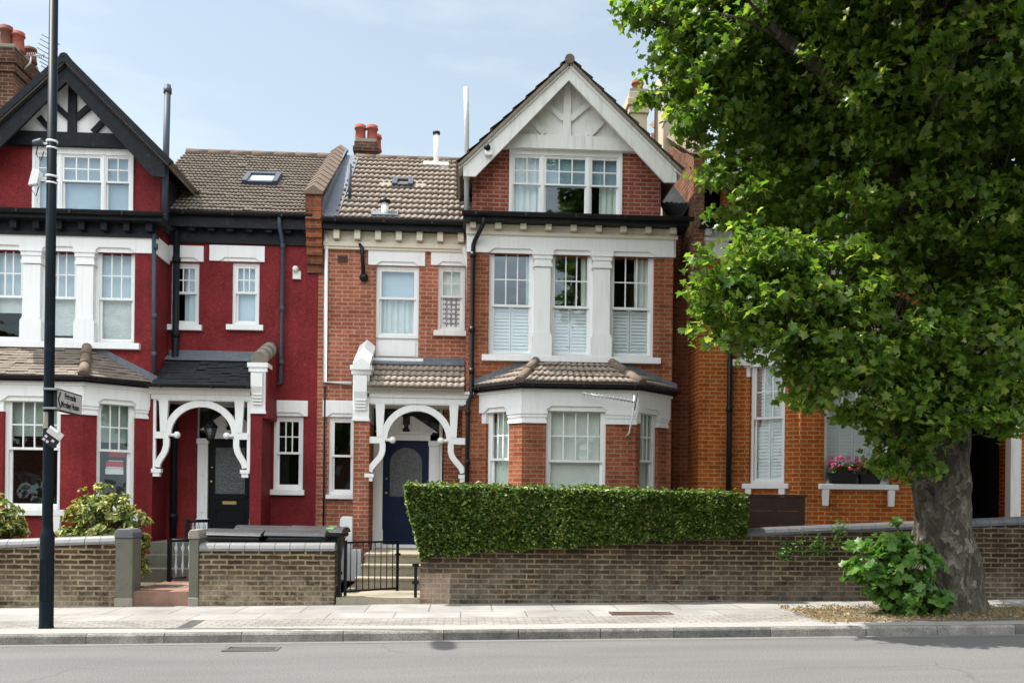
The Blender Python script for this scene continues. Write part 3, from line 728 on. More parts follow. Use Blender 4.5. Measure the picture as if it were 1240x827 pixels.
# ---- measured values
def u(F, *a): return F.at(*a)[0]
def win_at(px0, px1, py): return lambda F: (F.at(px0, py)[0], F.at(px1, py)[0])

def brick_style():
    wins = [(xB(592, 370), xB(647, 370)), (xB(666, 370), xB(718, 370)), (xB(738, 370), xB(792, 370))]
    pane_fill = [('shutter', 'shutter', .0, .49), ('curtain', 'bluecurtain', .5, 1.0, .72, 1.0)]
    return dict(x=(xB(565), xB(815)), zg=zB(690, 271), cz=.20, zs=zB(690, 432), zb=zB(690, 309), zh=0, wins=wins, brick='bayb', paint='white', cornice='cream', dent='cream', nd=9, wmat='white',
        glass=['glasssky', 'glasssky', 'glassdark'], fill=[[('shutter', 'shutter', .0, .49), ('curtain', 'bluecurtain', .5, 1, .88, 1.0)], [('shutter', 'shutter', .0, .49), ('curtain', 'net', .5, 1, .80, 1.0)], [('shutter', 'shutter', .0, .49), ('curtain', 'net', .5, 1, .62, 1.0)]],
        attic=[(xB(620, 225), xB(656.5, 225)), (xB(658.5, 225), xB(712.5, 225)), (xB(714.5, 225), xB(751, 225))], az=(zB(688, 264)+.03, zB(688, 187)), acols=[2, 3, 2], aglass=['glass', 'glassdark', 'glass'],
        afill=[[('curtain', 'bluecurtain', 0, 1)], [('blind', 'attblindsky', .52, 1)], [('curtain', 'greencurtain', 0, 1, .35, 1), ('blind', 'attblindsky', .55, 1)]],
        gable=dict(xc=xB(687, 100), zap=zB(687, 84), boardw=.33, xl=xB(561, 208), xr=xB(815, 212), zf=zB(688, 206), Yr=YR+.2, board='offwhite', panel='offwhite', beam='offwhite', roofm='tile', z_base=zB(690, 270), zpan=(zB(688, 180), zB(688, 165)), holes=[(xB(620, 225)-.05, xB(751, 225)+.05, zB(688, 264)-.06, zB(688, 187)+.2)], capm='brownridge'),
        front=(u(FC, 632, 540), u(FC, 770, 540)), back=(xB(583, 540), xB(808, 540)), gb=(xB(600), xB(795)),
        gz=(FC.at(700, 604)[1], FC.at(700, 498)[1], FC.at(700, 511)[1]), gtop=FC.at(700, 469)[1],
        gw=[[win_at(588, 616, 540)], [win_at(661, 734, 540)], [win_at(775, 797, 540)]],
        gspec=[[dict(cols=3, rows=2, split=.58, fill=[('curtain', 'greencurtain', 0, 1)])], [dict(cols=4, rows=2, split=.60, fill=[('blind', 'net', 0, 1, .04, .96)], glass='glassdark')], [dict(cols=3, rows=2, split=.58, fill=[('curtain', 'greencurtain', 0, 1)])]],
        rz=(zB(692, 440), FC.at(700, 467)[1]+.02, xB(648, 438), xB(740, 440)), rmat='tile2', hip='ridge', gauge=.25, wave=.115, amp=.03)

h2 = thing('terraced_house', 'red brick house with white gable and navy front door behind the clipped hedge', 'house', (xA(480), A, 0), 'terraced houses')
bay_house(h2, 0, brick_style())

def red_style():
    wins = [(xB(-14, 360), xB(29, 360)), (xB(50, 360), xB(94, 360)), (xB(114, 360), xB(163, 360))]
    xl = xB(-41)
    return dict(x=(xl, xB(187)), zg=zB(90, 266), cz=.25, zs=zB(90, 415), zb=zB(90, 305), zh=0, wins=wins, brick='redbrick', paint='white', cornice='black', dent='blackboard', nd=9, wmat='white',
        glass=['glass']*3, fill=[[('blind', 'foil', .30, .52), ('blind', 'blind', .52, 1)], [('blind', 'foil', .06, .50, .08, 1), ('blind', 'blind', .5, 1)], [('blind', 'foil', .03, .50), ('blind', 'blind', .5, 1)]],
        attic=[(xB(40, 220), xB(69, 220)), (xB(71, 220), xB(122, 220)), (xB(124, 220), xB(156, 220))], az=(zB(95, 256)+.03, zB(95, 185)), acols=[2, 3, 2], aglass=['glassbright']*3,
        afill=[[('blind', 'attblindsky', 0, 1)]]*3,  # flat blue panels paint the sky reflection of the attic panes
        gable=dict(xc=xB(88, 100), zap=zB(88, 83), xl=xB(-34, 200), xr=xB(206, 205), zf=zB(88, 197), Yr=YR+.2, board='blackboard', panel='white', beam='blackboard', roofm='tile', z_base=zB(90, 262), zpan=(zB(88, 176), zB(88, 161)), holes=[(xB(40, 220)-.05, xB(156, 220)+.05, zB(95, 256)-.06, zB(95, 185)+.2)], wallm='redbrick', style='black', capm='blackboard', boardw=.37),
        front=(u(FC, -53, 540), u(FC, 100, 540)), back=(xB(-132, 540), xB(178, 540)), gb=(xB(-20), xB(160)),
        gz=(FC.at(50, 617)[1], FC.at(50, 486)[1], FC.at(50, 499)[1]), gtop=FC.at(50, 460)[1],
        gw=[[lambda F: (F.len*.2, F.len*.75)], [win_at(4, 73, 540)], [win_at(117, 164, 540)]],
        gspec=[[dict(cols=3, rows=2, split=.5, fill=[('blind', 'greenblind', .45, 1)])], [dict(cols=4, rows=2, split=.46, fill=[('blind', 'greenblind', .66, 1)], glass='glassdark', sill=(.10, .10, 2))], [dict(cols=3, rows=2, split=.46, fill=[('blind', 'greenblind', .62, 1)], glass='glassdark', sill=(.08, .10, 2))]],
        rz=(zB(50, 421), FC.at(50, 457)[1]+.02, xB(-10, 420), xB(108, 422)), rmat='plaintile', hip='ridge', gauge=.10, wave=0, amp=0)
h1 = thing('terraced_house', 'dark red painted house with black timbered gable and black front door under a slate porch', 'house', (xA(280), A, 0), 'terraced houses')
S1 = red_style(); S1['back'] = (S1['x'][0]+.12, S1['back'][1]); S1['front'] = (S1['back'][0]+.75, S1['front'][1])
bay_house(h1, 0, S1)

# orange neighbour: same pattern, shifted along the terrace
DX = xB(848)-xB(565)
h3 = thing('terraced_house', 'bright orange brick house half hidden behind the big plane tree', 'house', (xA(1000), A, 0), 'terraced houses')
S3 = brick_style(); mv = lambda t: (t[0]+DX, t[1]+DX)
S3.update(x=(xB(848), xB(848)+3.95), wins=[(q[0]+DX+.3, q[1]+DX+.3) for q in S3['wins']], attic=[mv(q) for q in S3['attic']], brick='orange', gb=mv(S3['gb']), cornice='white', dent='white')
gg = S3['gable']; gg.update(xc=gg['xc']+DX, xl=gg['xl']+DX+.35, xr=gg['xr']+DX, wallm='orange', board='white', panel='white', beam='white', holes=[(a+DX, b+DX, c, d) for a, b, c, d in gg['holes']])
S3.update(front=(u(FC, 969, 540), u(FC, 969, 540)+2.1), back=(xB(903, 540), xB(903, 540)+3.35),
    gz=(FC.at(1000, 586)[1], FC.at(1000, 440)[1], FC.at(1000, 452)[1]), gtop=FC.at(1000, 412)[1], gw=[[win_at(907, 950, 540)], [win_at(998, 1080, 540)], [lambda F: (F.len*.2, F.len*.8)]],
    gspec=[[dict(cols=3, rows=2, split=.46, fill=[('shutter', 'shutter', 0, 1, -.02, 1.02, 2)], sill=(.10, .09, 2))], [dict(cols=4, rows=2, split=.46, fill=[('shutter', 'shutter', 0, 1, -.02, 1.02, 4)], glass='glassdark', sill=(.10, .09, 2))], [dict(cols=3, rows=2, split=.5, fill=[('shutter', 'shutter', 0, 1, -.02, 1.02, 2)])]])
S3['rz'] = (FC.at(1000, 412)[1]+.6, FC.at(1000, 412)[1]+.02, u(FC, 969, 540)+.3, u(FC, 969, 540)+1.8)
bay_house(h3, DX, S3)

# ---- recessed halves -------------------------------------------------
def lintel(h, px0, px1, py0, py1, wpx=None, F=FA):
    a, b, z0, z1 = F.rect(px0, py0, px1, py1); l = MB()
    n = [(F.at(wpx[0], py1)[0], F.at(wpx[1], py1)[0])] if wpx else []
    band(l, F, a, b, z0, z1, n, d=.035, nh=.07, ch=.09); l.build('lintel', M['white'], h, bevel=.005)

XP = xA(385, 400)                                  # party line between the red and the brick house
x_r0, x_r1 = xB(187), XP
x_b0, x_b1 = XP, xB(565)
zE1, zE2 = FA.at(290, 268)[1]-.02, FA.at(480, 279)[1]-.0
# red house, recessed half
wa = FA.rect(207, 318, 241, 394); wb = FA.rect(281, 318, 314, 394); wc = FA.rect(331, 504, 367, 593)
hd = (FA.at(236, 0)[0], FA.at(303, 0)[0])
ud = (u(FA, 238, 560), u(FA, 303, 560), .55, FA.at(270, 488)[1])
w = MB(); w.wall(FA, x_r0, x_r1, ZG-.3, zE1, [wa, wb, wc, ud], .24); w.build('wall', M['redbrick'], h1)
sash(h1, FA, *wa, 3, 2, .47, glass='glassdark', fill=[('blind', 'blind', 0, 1, .38, 1.02)], sill=(.07, .10))
sash(h1, FA, *wb, 3, 2, .47, glass='glassdark', fill=[('blind', 'blind', .0, 1)], sill=(.09, .10))
sash(h1, FA, *wc, 3, 2, .5, glass='glassdark', fill=[], sill=(.04, .10))
lintel(h1, 205, 247, 298, 317, (208, 240)); lintel(h1, 254, 321, 298, 317, (268, 314)); lintel(h1, 330, 373, 485, 504, (332, 367))
main_roof(h1, x_r0-.6, x_r1-.05, 'tile', 11, zE1+.10, gauge=.19, wave=.085, amp=.024, step=.034, du=.0106); shell(h1, xB(-41)+.02, x_r1-.01, zE1)
eb = MB(); eb.box(FA, x_r0+.0, x_r1-.1, .0, .22, zE1-.02, zE1+.03); eb.box(FA, x_r0, x_r1-.1, .20, .225, zE1-.17, zE1+.1); eb.box(FA, x_r0, x_r1-.1, 0.001, .05, zE1-.42, zE1-.022); eb.build('eaves_board', M['black'], h1)
dentils('dentil', M['blackboard'], h1, Fr((0, A-.05), (1, 0)), x_r0, x_r1-.1, zE1-.22, zE1-.03, 8, .13, .12)
gutter(h1, FA, x_r0+.1, x_r1-.08, .29, zE1+.09, 'gutter')
# skylight lying on the slope
def on_roof(px, py, ze, ov=.24):
    d = CM @ Vector(((px-CX)/FPX, -(py-CY)/FPX, -1)); n = Vector((0, -(ZR-ze), YR-(A-ov))).normalized()
    p0 = Vector((0, A-ov, ze)); o = Vector((0, 0, H0)); t = n.dot(p0-o)/n.dot(d); return o+d*t, n
def roof_box(mb, c, n, w, l, h0, h1):
    S = Vector((0, n.z, -n.y)).normalized(); X = Vector((1, 0, 0))
    mb.hexa([tuple(c+X*a*w/2+S*b*l/2+n*hh) for hh in (h0, h1) for a, b in ((-1, -1), (1, -1), (1, 1), (-1, 1))])
def skylight(h, px, py, ze, w, l, fm, gm, name='skylight', up=.0):
    c, n = on_roof(px, py, ze); f = MB(); S = Vector((0, n.z, -n.y)).normalized(); X = Vector((1, 0, 0))
    for s in (-1, 1):
        roof_box(f, c+X*s*(w/2-.05), n, .10, l, -.02, .13); roof_box(f, c+S*s*(l/2-.05), n, w-.202, .10, -.02, .13 if s > 0 else .11)
    o = f.build(name, M[fm], h); p = MB(); roof_box(p, c, n, w-.2, l-.2, .06, .08); p.build('skylight_pane', M[gm], o)
    return c, n
M['skypane'] = plain('skylight_glass', (.62, .68, .72), .08, .03, 2, .0, .6); M['skyshut'] = plain('brown_skylight_blind', (.20, .12, .06), .5, .25, 8)
skylight(h1, 318, 221, zE1+.10, .70, .62, 'navy', 'skypane')
# downpipe of the red house
dx_ = u(FA, 341, 350); pipe('downpipe', M['navy'], h1, [FA.pt(dx_, .28, zE1+.03), FA.pt(dx_, .28, zE1-.1), FA.pt(dx_+.03, .08, zE1-.42), FA.pt(dx_+.03, .08, zA(341, 464)), FA.pt(dx_-.1, .08, zA(341, 467))], .037, joints=[FA.pt(dx_+.03, .08, zA(341, y)) for y in (300, 375, 440)])
lx, lz = FA.at(360, 331); lm = MB(); lm.box(FA, lx-.075, lx+.075, 0, .06, lz-.12, lz+.03); lm.ball(FA.pt(lx-.02, .09, lz+.06), .06); lm.build('alarm_box', M['offwhite'], h1)
# grey vent pipe at the gable and black pipe in the corner
px_, pz_ = FB.at(200, 262); pipe('vent_pipe', M['navy'], h1, [(xB(199, 264)+.02, B-.06, zB(199, 268)), (xB(203, 110)+.02, B-.06, zB(203, 105))], .055, 12, joints=[(xB(203, 110)+.02, B-.06, zB(203, 112))])
pipe('downpipe', M['navy'], h1, [(xB(188, 290), B-.07, zB(188, 285)), (xB(188, 440), B-.07, zB(188, 452))], .036, joints=[(xB(188, 440), B-.07, zB(188, y)) for y in (300, 384, 430)])
pipe('soil_pipe', M['black'], h1, [(x_r0+.16, A-.09, 0), (x_r0+.16, A-.09, zE1-.1)], .06, joints=[(x_r0+.16, A-.09, z) for z in (1.2, 3, 4.6, 6)])
# porch of the red house
def parapet(h, x0, x1, zf, zbk, mat, capm, round_=True, ybk=A, Yf=None):
    Yf = Yf or B-.02
    p = MB(); p.extr([(x0, Yf, 3.0), (x0, ybk, 3.0), (x0, ybk, zbk-.05), (x0, Yf+.02, zf-.05)], (x1-x0, 0, 0)); p.build('parapet', M[mat], h)
    c = MB(); xc = (x0+x1)/2
    if round_:
        n = 3; a = Vector((xc, Yf-.10, zf+.02)); b = Vector((xc, ybk, zbk+.02))
        for i in range(n): c.tube([a+(b-a)*i/n, a+(b-a)*((i+1.03)/n)], [.15, .14], 14)
    else:
        c.extr([(x0-.04, Yf-.16, zf), (xc, Yf-.16, zf+.12), (x1+.04, Yf-.16, zf), (x1+.04, Yf-.16, zf-.10), (x0-.04, Yf-.16, zf-.10)], (0, ybk-Yf+.16, zbk-zf))
    c.build('coping', M[capm], h)
def console(h, x0, x1, z0, z1, mat, Yf=None):
    Yf = Yf or B-.02; c = MB(); F = plane(Yf)
    c.box(F, x0-.0, x1+.0, -.3, .03, z0, z1-.16); c.box(F, x0-.05, x1+.05, -.3, .09, z1-.08, z1); c.box(F, x0-.03, x1+.03, -.3, .06, z1-.159, z1-.081)
    h0 = z1-z0
    c.extr([(x0+.03, Yf-.031, z1-.18), (x0+.03, Yf-.16, z1-.2), (x0+.03, Yf-.15, z0+h0*.52), (x0+.03, Yf-.08, z0+h0*.34), (x0+.03, Yf-.031, z0+.2)], (x1-x0-.06, 0, 0))
    for q in range(4): c.box(F, x0+.05, x1-.05, .02, .11-.012*q, z0+h0*.36-q*.055, z0+h0*.36-q*.055+.03)
    c.box(F, x0-.012, x1+.012, -.3, .045, z0, z0+.05); c.build('console', M[mat], h)
PF = plane(B)
# pier
a = xB(303, 560); b = xB(317, 560)
pi_ = MB(); pi_.wbox(a, b, B-.02, A, ZG-.3, zB(310, 501)); pi_.build('porch_pier', M['redbrick'], h1)
console(h1, a, b+.06, zB(310, 501), zB(312, 440), 'white'); parapet(h1, a+.02, b+.10, zB(315, 438), zA(324, 424), 'redbrick', 'concrete')
xc1 = xB(244, 500)
porch_frame(h1, PF, xc1, .60, xB(302, 500)-xc1-.02, zB(244, 470), zB(244, 486), zB(244, 527), zB(244, 566), zB(244, 484))
ze, zt_ = zB(244, 470)+.03, zA(244, 433)
tiled('porch_roof', M['slate'], h1, [(x_r0+.02, B-.2, ze), (a+.02, B-.2, ze), (a+.02, A, zt_), (x_r0+.02, A, zt_)], gauge=.12, wave=0, amp=0, step=.012, seed=9)
gutter(h1, PF, x_r0-.05, a, .24, ze-.0, r=.05)
fl_ = MB(); fl_.extr([(x_r0+.02, A-.005, zt_-.02), (a, A-.005, zt_-.02), (a, A-.005, zt_+.13), (x_r0+.02, A-.005, zt_+.13)], (0, -.02, 0)); fl_.extr([(x_r0, A-.03, zt_+.02), (a, A-.03, zt_+.02), (a, A-.2, zt_-.08), (x_r0, A-.2, zt_-.08)], (0, 0, .02)); fl_.build('flashing', M['lead'], h1)
cl = MB(); cl.wbox(x_r0+.03, a, B+.0, A-.01, zB(244, 484)-.02, zB(244, 484)+.01); cl.build('porch_ceiling', M['white'], h1)
# door of the red house
def door(h, F, xa, xb, z0, z1, mat, arch, frame, ztr, d=-.10, handle=-1):
    """xa..xb door leaf; frame posts, transom light with pediment above"""
    fr = MB(); fr.box(F, xa-.02, xb+.02, d-.06, d+.10, z1, z1+.12); fr.box(F, xa-.05, xb+.05, d-.06, d+.14, z1+.121, z1+.16); fr.box(F, xa-.25, xb+.25, d-.05, d+.05, ztr-.07, ztr)
    for s, x in ((-1, xa), (1, xb)):
        p, q = sorted((x, x+s*.19)); fr.box(F, p, q, d-.05, d+.08, z0, z1+.0); fr.box(F, p-.015, q+.015, d-.05, d+.10, z0, z0+.28); fr.box(F, p-.015, q+.015, d-.05, d+.105, z1-.1, z1-.001); fr.box(F, *sorted((x+s*.191, x+s*.25)), d-.05, d+.05, z0, ztr-.071)
        fr.box(F, p+.05, q-.05, d+.081, d+.092, z0+.4, z0+1.0); fr.box(F, p+.05, q-.05, d+.081, d+.092, z0+1.1, z1-.2)
    fr.build('door_frame', M[frame], h)
    xm = (xa+xb)/2; pd = MB(); zp = z1+.161; w_ = (xb-xa)/2+.16
    for s in (-1, 1):
        pd.prism(F, [(xm+s*w_, zp), (xm+s*.07, zp), (xm+s*.07, zp+.30), (xm+s*.13, zp+.30)], d-.02, d+.08); pd.ball(F.pt(xm+s*.085, d+.08, zp+.10), .05)
    pd.build('pediment', M[frame], h)
    tg = MB(); tg.quad(F.pt(xa-.25, d-.03, z1+.12), F.pt(xb+.25, d-.03, z1+.12), F.pt(xb+.25, d-.03, ztr), F.pt(xa-.25, d-.03, ztr)); tg.build('transom_pane', M['glassdark'], h, recalc=False)
    lf = MB(); dz = z1-z0; wd = xb-xa; xi0, xi1 = xa+wd*.15, xb-wd*.15
    if arch: g0, g1 = z0+dz*.46, z1-wd*.15
    else: g0, g1 = z0+dz*.42, z1-.16
    r = (xi1-xi0)/2
    if arch:
        arc = [(xm+r*math.cos(PI*i/16), g1-r+r*math.sin(PI*i/16)) for i in range(17)]
        lf.prism(F, [(xa, g0), (xi0, g0)]+[(xi0, g1-r)]+arc[::-1][1:9]+[(xm, z1), (xa, z1)], d-.02, d+.02); lf.prism(F, [(xb, g0), (xi1, g0)]+arc[:9]+[(xm, z1), (xb, z1)], d-.02, d+.02)
    else:
        lf.box(F, xa, xi0, d-.02, d+.02, g0, z1); lf.box(F, xi1, xb, d-.02, d+.02, g0, z1); lf.box(F, xi0, xi1, d-.02, d+.02, g1, z1)
    lf.box(F, xa, xb, d-.02, d+.02, z0, g0)
    lf.box(F, xi0-.02, xi1+.02, d+.021, d+.035, g0-.10, g0-.03); pz0, pz1 = z0+.2, g0-.28
    for bx in ((xi0, xi1, pz0, pz0+.03), (xi0, xi1, pz1-.03, pz1), (xi0, xi0+.03, pz0+.031, pz1-.031), (xi1-.03, xi1, pz0+.031, pz1-.031)): lf.box(F, bx[0], bx[1], d+.021, d+.033, bx[2], bx[3])
    dr = lf.build('front_door', M[mat], h)
    gp = MB()
    gp.prism(F, ([(xi0, g0), (xi1, g0)]+arc) if arch else [(xi0, g0), (xi1, g0), (xi1, g1), (xi0, g1)], d-.006, d+.0); gp.build('door_pane', M['doorglass'], dr)
    lb = MB(); lb.box(F, xm-.13, xm+.13, d+.02, d+.032, g0-.20, g0-.14); lb.build('letterbox', M['brass' if not arch else 'doorblue'], dr)
    kn = MB(); kx = xa+.07; kn.ball(F.pt(kx, d+.06, z0+.98), .028); kn.tube([F.pt(kx, d+.02, z0+.98), F.pt(kx, d+.06, z0+.98)], .012); kn.ball(F.pt(kx, d+.03, z0+1.25), .022); kn.build('door_knob', M['brass'], dr)
    ts = MB(); ts.box(F, xa-.26, xb+.26, -.3, .12, z0-.10, z0-.002); ts.build('threshold', M['white' if arch else 'stepc'], h, bevel=.008)
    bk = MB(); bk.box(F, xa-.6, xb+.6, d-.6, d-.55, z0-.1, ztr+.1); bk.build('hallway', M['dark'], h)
m, nt, out = new_mat('textured_door_glass'); k = N(nt); v = objc(k)
finish(nt, out, k, k.mix(k.noise(v, 14, 5), (.04, .045, .045), (.11, .12, .12)), .18, k.bump(k.noise(v, 26, 4), .02), .6); M['doorglass'] = m
Z1, Z2 = zA(275, 646), zA(490, 659)
door(h1, FA, u(FA, 251, 570), u(FA, 302, 570)+.02, Z1, zA(275, 531), 'doorblack', False, 'white', zA(275, 488))
# brick house, recessed half
wa = FA.rect(455, 322, 507, 434); wb = FA.rect(530, 322, 563, 401); wc = FA.rect(398, 505, 430, 599)
ud = (u(FA, 448, 560), u(FA, 537, 560), .55, FA.at(490, 488)[1])
w = MB(); w.wall(FA, x_b0, x_b1+.1, ZG-.3, zE2-.3, [wa, wb, wc, ud], .24); w.wall(FA, x_b0, x_b1+.1, zE2-.299, zE2-.02, [], .24); w.build('wall', M['palebrick'], h2)
zp = zA(480, 409)
sash(h2, FA, wa[0], wa[1], zp, wa[3], 1, 1, .44, fill=[('curtain', 'bluecurtain', 0, .56), ('blind', 'blind', .56, 1)], glass='glassdark')
pn = MB(); pn.box(FA, wa[0], wa[1], -.2, -.08, wa[2], zp-.001); pn.box(FA, wa[0]+.06, wa[1]-.06, -.079, -.06, wa[2]+.05, zp-.05); pn.box(FA, wa[0]-.08, wa[1]+.10, -.1, .07, wa[2]-.07, wa[2]-.001); pn.build('panel', M['white'], h2)
ws = sash(h2, FA, *wb, 2, 2, .46, fill=[('blind', 'net', .53, 1)], mat='offwhite', sill=(.07, .10))
lw = MB(); zz0, zz1 = wb[2]+.10, wb[2]+(wb[3]-wb[2])*.53; lw.box(FA, wb[0]+.08, wb[1]-.08, -.115, -.105, zz0, zz1); lw.build('leaded_light', M['leaded'], ws)
sash(h2, FA, *wc, 1, 1, .5, glass='glassdark', sill=(.04, .08))
lintel(h2, 446, 515, 300, 322, (457, 506)); lintel(h2, 522, 566, 300, 322, (531, 562)); lintel(h2, 391, 430, 485, 505, (398, 430))
main_roof(h2, x_b0+.32, x_b1+.25, 'tile2', 12, zE2+.10, gauge=.31, wave=.115, amp=.034, step=.048); shell(h2, x_b0+.01, xB(815)-.02, zE2)
ev = MB(); ev.box(FA, x_b0+.1, x_b1, .0, .05, zE2-.26, zE2-.06); ev.box(FA, x_b0+.1, x_b1, .0, .09, zE2-.35, zE2-.261); ev.box(FA, x_b0+.1, x_b1, .0, .065, zE2-.40, zE2-.351); ev.build('cornice', M['cream'], h2)
dentils('dentil', M['cream'], h2, Fr((0, A-.05), (1, 0)), x_b0+.25, x_b1-.02, zE2-.23, zE2-.065, 7, .13, .11)
eb = MB(); eb.box(FA, x_b0+.1, x_b1, .0, .24, zE2-.058, zE2+.0); eb.box(FA, x_b0+.1, x_b1, .22, .245, zE2-.07, zE2+.1); eb.build('eaves_board', M['black'], h2)
gutter(h2, FA, x_b0+.1, x_b1+.0, .31, zE2+.10, r=.065)
c, n = skylight(h2, 488, 226, zE2+.10, .42, .40, 'navy', 'skyshut')
for s in (-1, 1): fl_ = MB(); roof_box(fl_, c+Vector((s*.36, 0, 0)), n, .24, .42, .0, .055); fl_.build('flashing', M['concrete'], h2)
for px, y0, y1, r in ((528, 163, 203, .055), (466, 246, 264, .07)):
    c, n = on_roof(px, y1, zE2+.10); hh = (y1-y0)/FPX*c.y; f = MB(); f.tube([c+Vector((0, 0, -.1)), c+Vector((0, 0, hh))], r, 12); f.build('flue', M['offwhite'], h2)
    f = MB(); f.tube([c+Vector((0, 0, hh)), c+Vector((0, 0, hh+.05))], r*1.5, 12); f.tube([c+Vector((0, 0, -.05)), c+Vector((0, 0, .06))], r*1.25, 12); f.build('flue_cap', M['black'], h2)
    f = MB(); roof_box(f, c, n, .55 if r < .06 else .5, .2, .0, .10); f.build('flue_base', M['offwhite' if r < .06 else 'lead'], h2)
# pipes on the brick house
Fp = FA; x1_ = u(FA, 395, 380); zb_ = zA(395, 463)
pipe('downpipe', M['white'], h2, [FA.pt(x1_, .05, zE2-.1), FA.pt(x1_, .05, zb_), FA.pt(u(FA, 426, 463), .05, zb_-.01)], .035)
pipe('drain_pipe', M['black'], h2, [FA.pt(x1_, .04, 0.1), FA.pt(x1_-.0, .04, zb_-.08)], .016)
x2_ = u(FA, 567, 380); pipe('downpipe', M['white'], h2, [FA.pt(x2_-.09, .07, zE2-.3), FA.pt(x2_+.0, .1, zE2-.7), FA.pt(x2_+.02, .1, zA(567, 440))], .05)
zt = zB(585, 271); bx = xB(572, 380)
pipe('downpipe', M['gutter'], h2, [(xB(585, 275), B-.36, zt), (xB(585, 275), B-.36, zt-.1), (bx+.03, B-.10, zt-.34), (bx, B-.07, zt-.42), (bx, B-.07, zB(572, 480)), (bx-.06, B-.09, zB(572, 487)), (bx-.07, B-.09, 0.1)], .042, joints=[(bx, B-.07, zB(572, y)) for y in (310, 400, 450)]+[(bx-.06, B-.09, zB(570, y)) for y in (500, 560)])
px_, pz_ = FA.at(439, 300); vx, vz = FA.at(441, 337)
pipe('vent_pipe', M['gutter'], h2, [FA.pt(px_-.05, .06, zA(438, 297)), FA.pt(px_, .09, zA(439, 302)), FA.pt(vx, .09, vz)], .038); vb = MB(); vb.ball(FA.pt(vx, .06, vz), .085, 14); vb.build('vent_cap', M['gutter'], h2)
ab = MB(); q = FA.rect(409, 310, 421, 318); ab.box(FA, q[0], q[1], -.01, .008, q[2], q[3]); ab.build('air_brick', M['timber'], h2)
gp = xB(564, 240); pipe('vent_pipe', M['plasticg'], h2, [(gp+.02, B-.05, zB(565, 268)), (gp+.0, B-.05, zB(565, 150)), (gp-.02, B-.05, zB(563, 108))], .047, 12, joints=[(gp+.01, B-.05, zB(565, 215))])
sl_ = FB.at(590, 190); lm = MB(); lm.tube([FB.pt(sl_[0], .29, sl_[1]-.06), FB.pt(sl_[0]+.02, .36, sl_[1]-.04)], .07); lm.build('lamp_mount', M['plasticw'], h2); lm = MB(); lm.ball(FB.pt(sl_[0]-.01, .36, sl_[1]+.03), .06); lm.build('security_lamp', M['black'], h2)
# porch of the brick house
a = xB(428, 560); b = xB(447, 560)
pi_ = MB(); pi_.wbox(a, b, B-.02, A, ZG-.3, zB(436, 511)); pi_.build('porch_pier', M['palebrick'], h2)
console(h2, a-.02, b-.01, zB(436, 510), zB(436, 443), 'white'); parapet(h2, a+.03, b-.03, zB(436, 442), zA(444, 419), 'white', 'white', False)
xc2 = xB(505, 500)
porch_frame(h2, PF, xc2, .60, xB(566, 500)-xc2-.02, zB(505, 474), zB(505, 486), zB(505, 533), zB(505, 572), zB(505, 489))
ze, zt_ = zB(505, 474)+.03, zA(505, 441); xe = x_b1-.02
tiled('porch_roof', M['tile2'], h2, [(b-.02, B-.2, ze), (xe, B-.2, ze), (xe, A, zt_), (b-.02, A, zt_)], gauge=.25, wave=.115, amp=.03, step=.03, seed=10)
fl_ = MB(); fl_.extr([(b-.1, A-.005, zt_-.02), (xe, A-.005, zt_-.02), (xe, A-.005, zt_+.13), (b-.1, A-.005, zt_+.13)], (0, -.02, 0)); fl_.extr([(b-.1, A-.03, zt_+.05), (xe, A-.03, zt_+.05), (xe, A-.16, zt_-.03), (b-.1, A-.16, zt_-.03)], (0, 0, .02)); fl_.build('flashing', M['lead'], h2)
cl = MB(); cl.wbox(b, xe, B+.0, A-.01, zB(505, 489)-.02, zB(505, 489)+.01); cl.build('porch_ceiling', M['white'], h2)
rw = MB(); rw.wbox(x_b1-.05, x_b1+.03, B+.05, A-.002, ZG-.2, 3.4); rw.build('porch_wall', M['bayb'], h2)
door(h2, FA, u(FA, 463, 590), u(FA, 519, 590), Z2, zA(490, 533), 'doorblue', True, 'white', zA(490, 489))
# party wall upstand with tiled coping, brick corbel, chimneys
cb = MB(); F = FA; cx0, cx1 = u(FA, 373, 290), u(FA, 392, 290); zc1 = zA(383, 240); zc0 = zA(383, 335)
cb.box(F, cx0, cx1, -.3, .34, zA(383, 262), zc1)
for i in range(7):
    t = i/6; cb.box(F, cx0+.0+.10*t*0, cx1-.0, -.1, .33-.045*i, zA(383, 262)-.155*(i+1), zA(383, 262)-.155*i-.001)
cb.build('corbel', M['corbel'], h2)
up = MB(); y0 = A-.34; up.extr([(cx0+.02, y0, zc1-.5), (cx0+.02, YR+.15, ZR-.3), (cx0+.02, YR+.15, ZR+.24), (cx0+.02, y0+.1, zc1)], (cx1-cx0-.04, 0, 0)); up.build('parapet_wall', M['corbel'], h2)
nco = 12
for i in range(nco):
    a_ = Vector(((cx0+cx1)/2, y0-.05, zc1+.0)); b_ = Vector(((cx0+cx1)/2, YR+.2, ZR+.28)); p = a_+(b_-a_)*i/nco; q = a_+(b_-a_)*((i+1)/nco); wq = (cx1-cx0)/2+.03
    c = MB(); c.extr([(p.x-wq, p.y, p.z+.0), (p.x, p.y, p.z+.12), (p.x+wq, p.y, p.z+.0), (p.x+wq, p.y, p.z-.05), (p.x-wq, p.y, p.z-.05)], (0, q.y-p.y+.05, q.z-p.z+.0)); c.build('coping_tile', M['ridge'], h2)
ld = MB(); ld.extr([(cx1+.0, y0+.1, zc1-.45), (cx1, YR, ZR-.2), (cx1, YR, ZR+.2), (cx1, y0+.1, zc1-.1)], (.03, 0, 0)); ld.extr([(cx1, A-.24, zE2+.15), (cx1, YR, ZR+.05), (cx1+.30, YR, ZR+.05), (cx1+.30, A-.24, zE2+.15)], (0, 0, .02)); ld.build('flashing', M['lead'], h2)
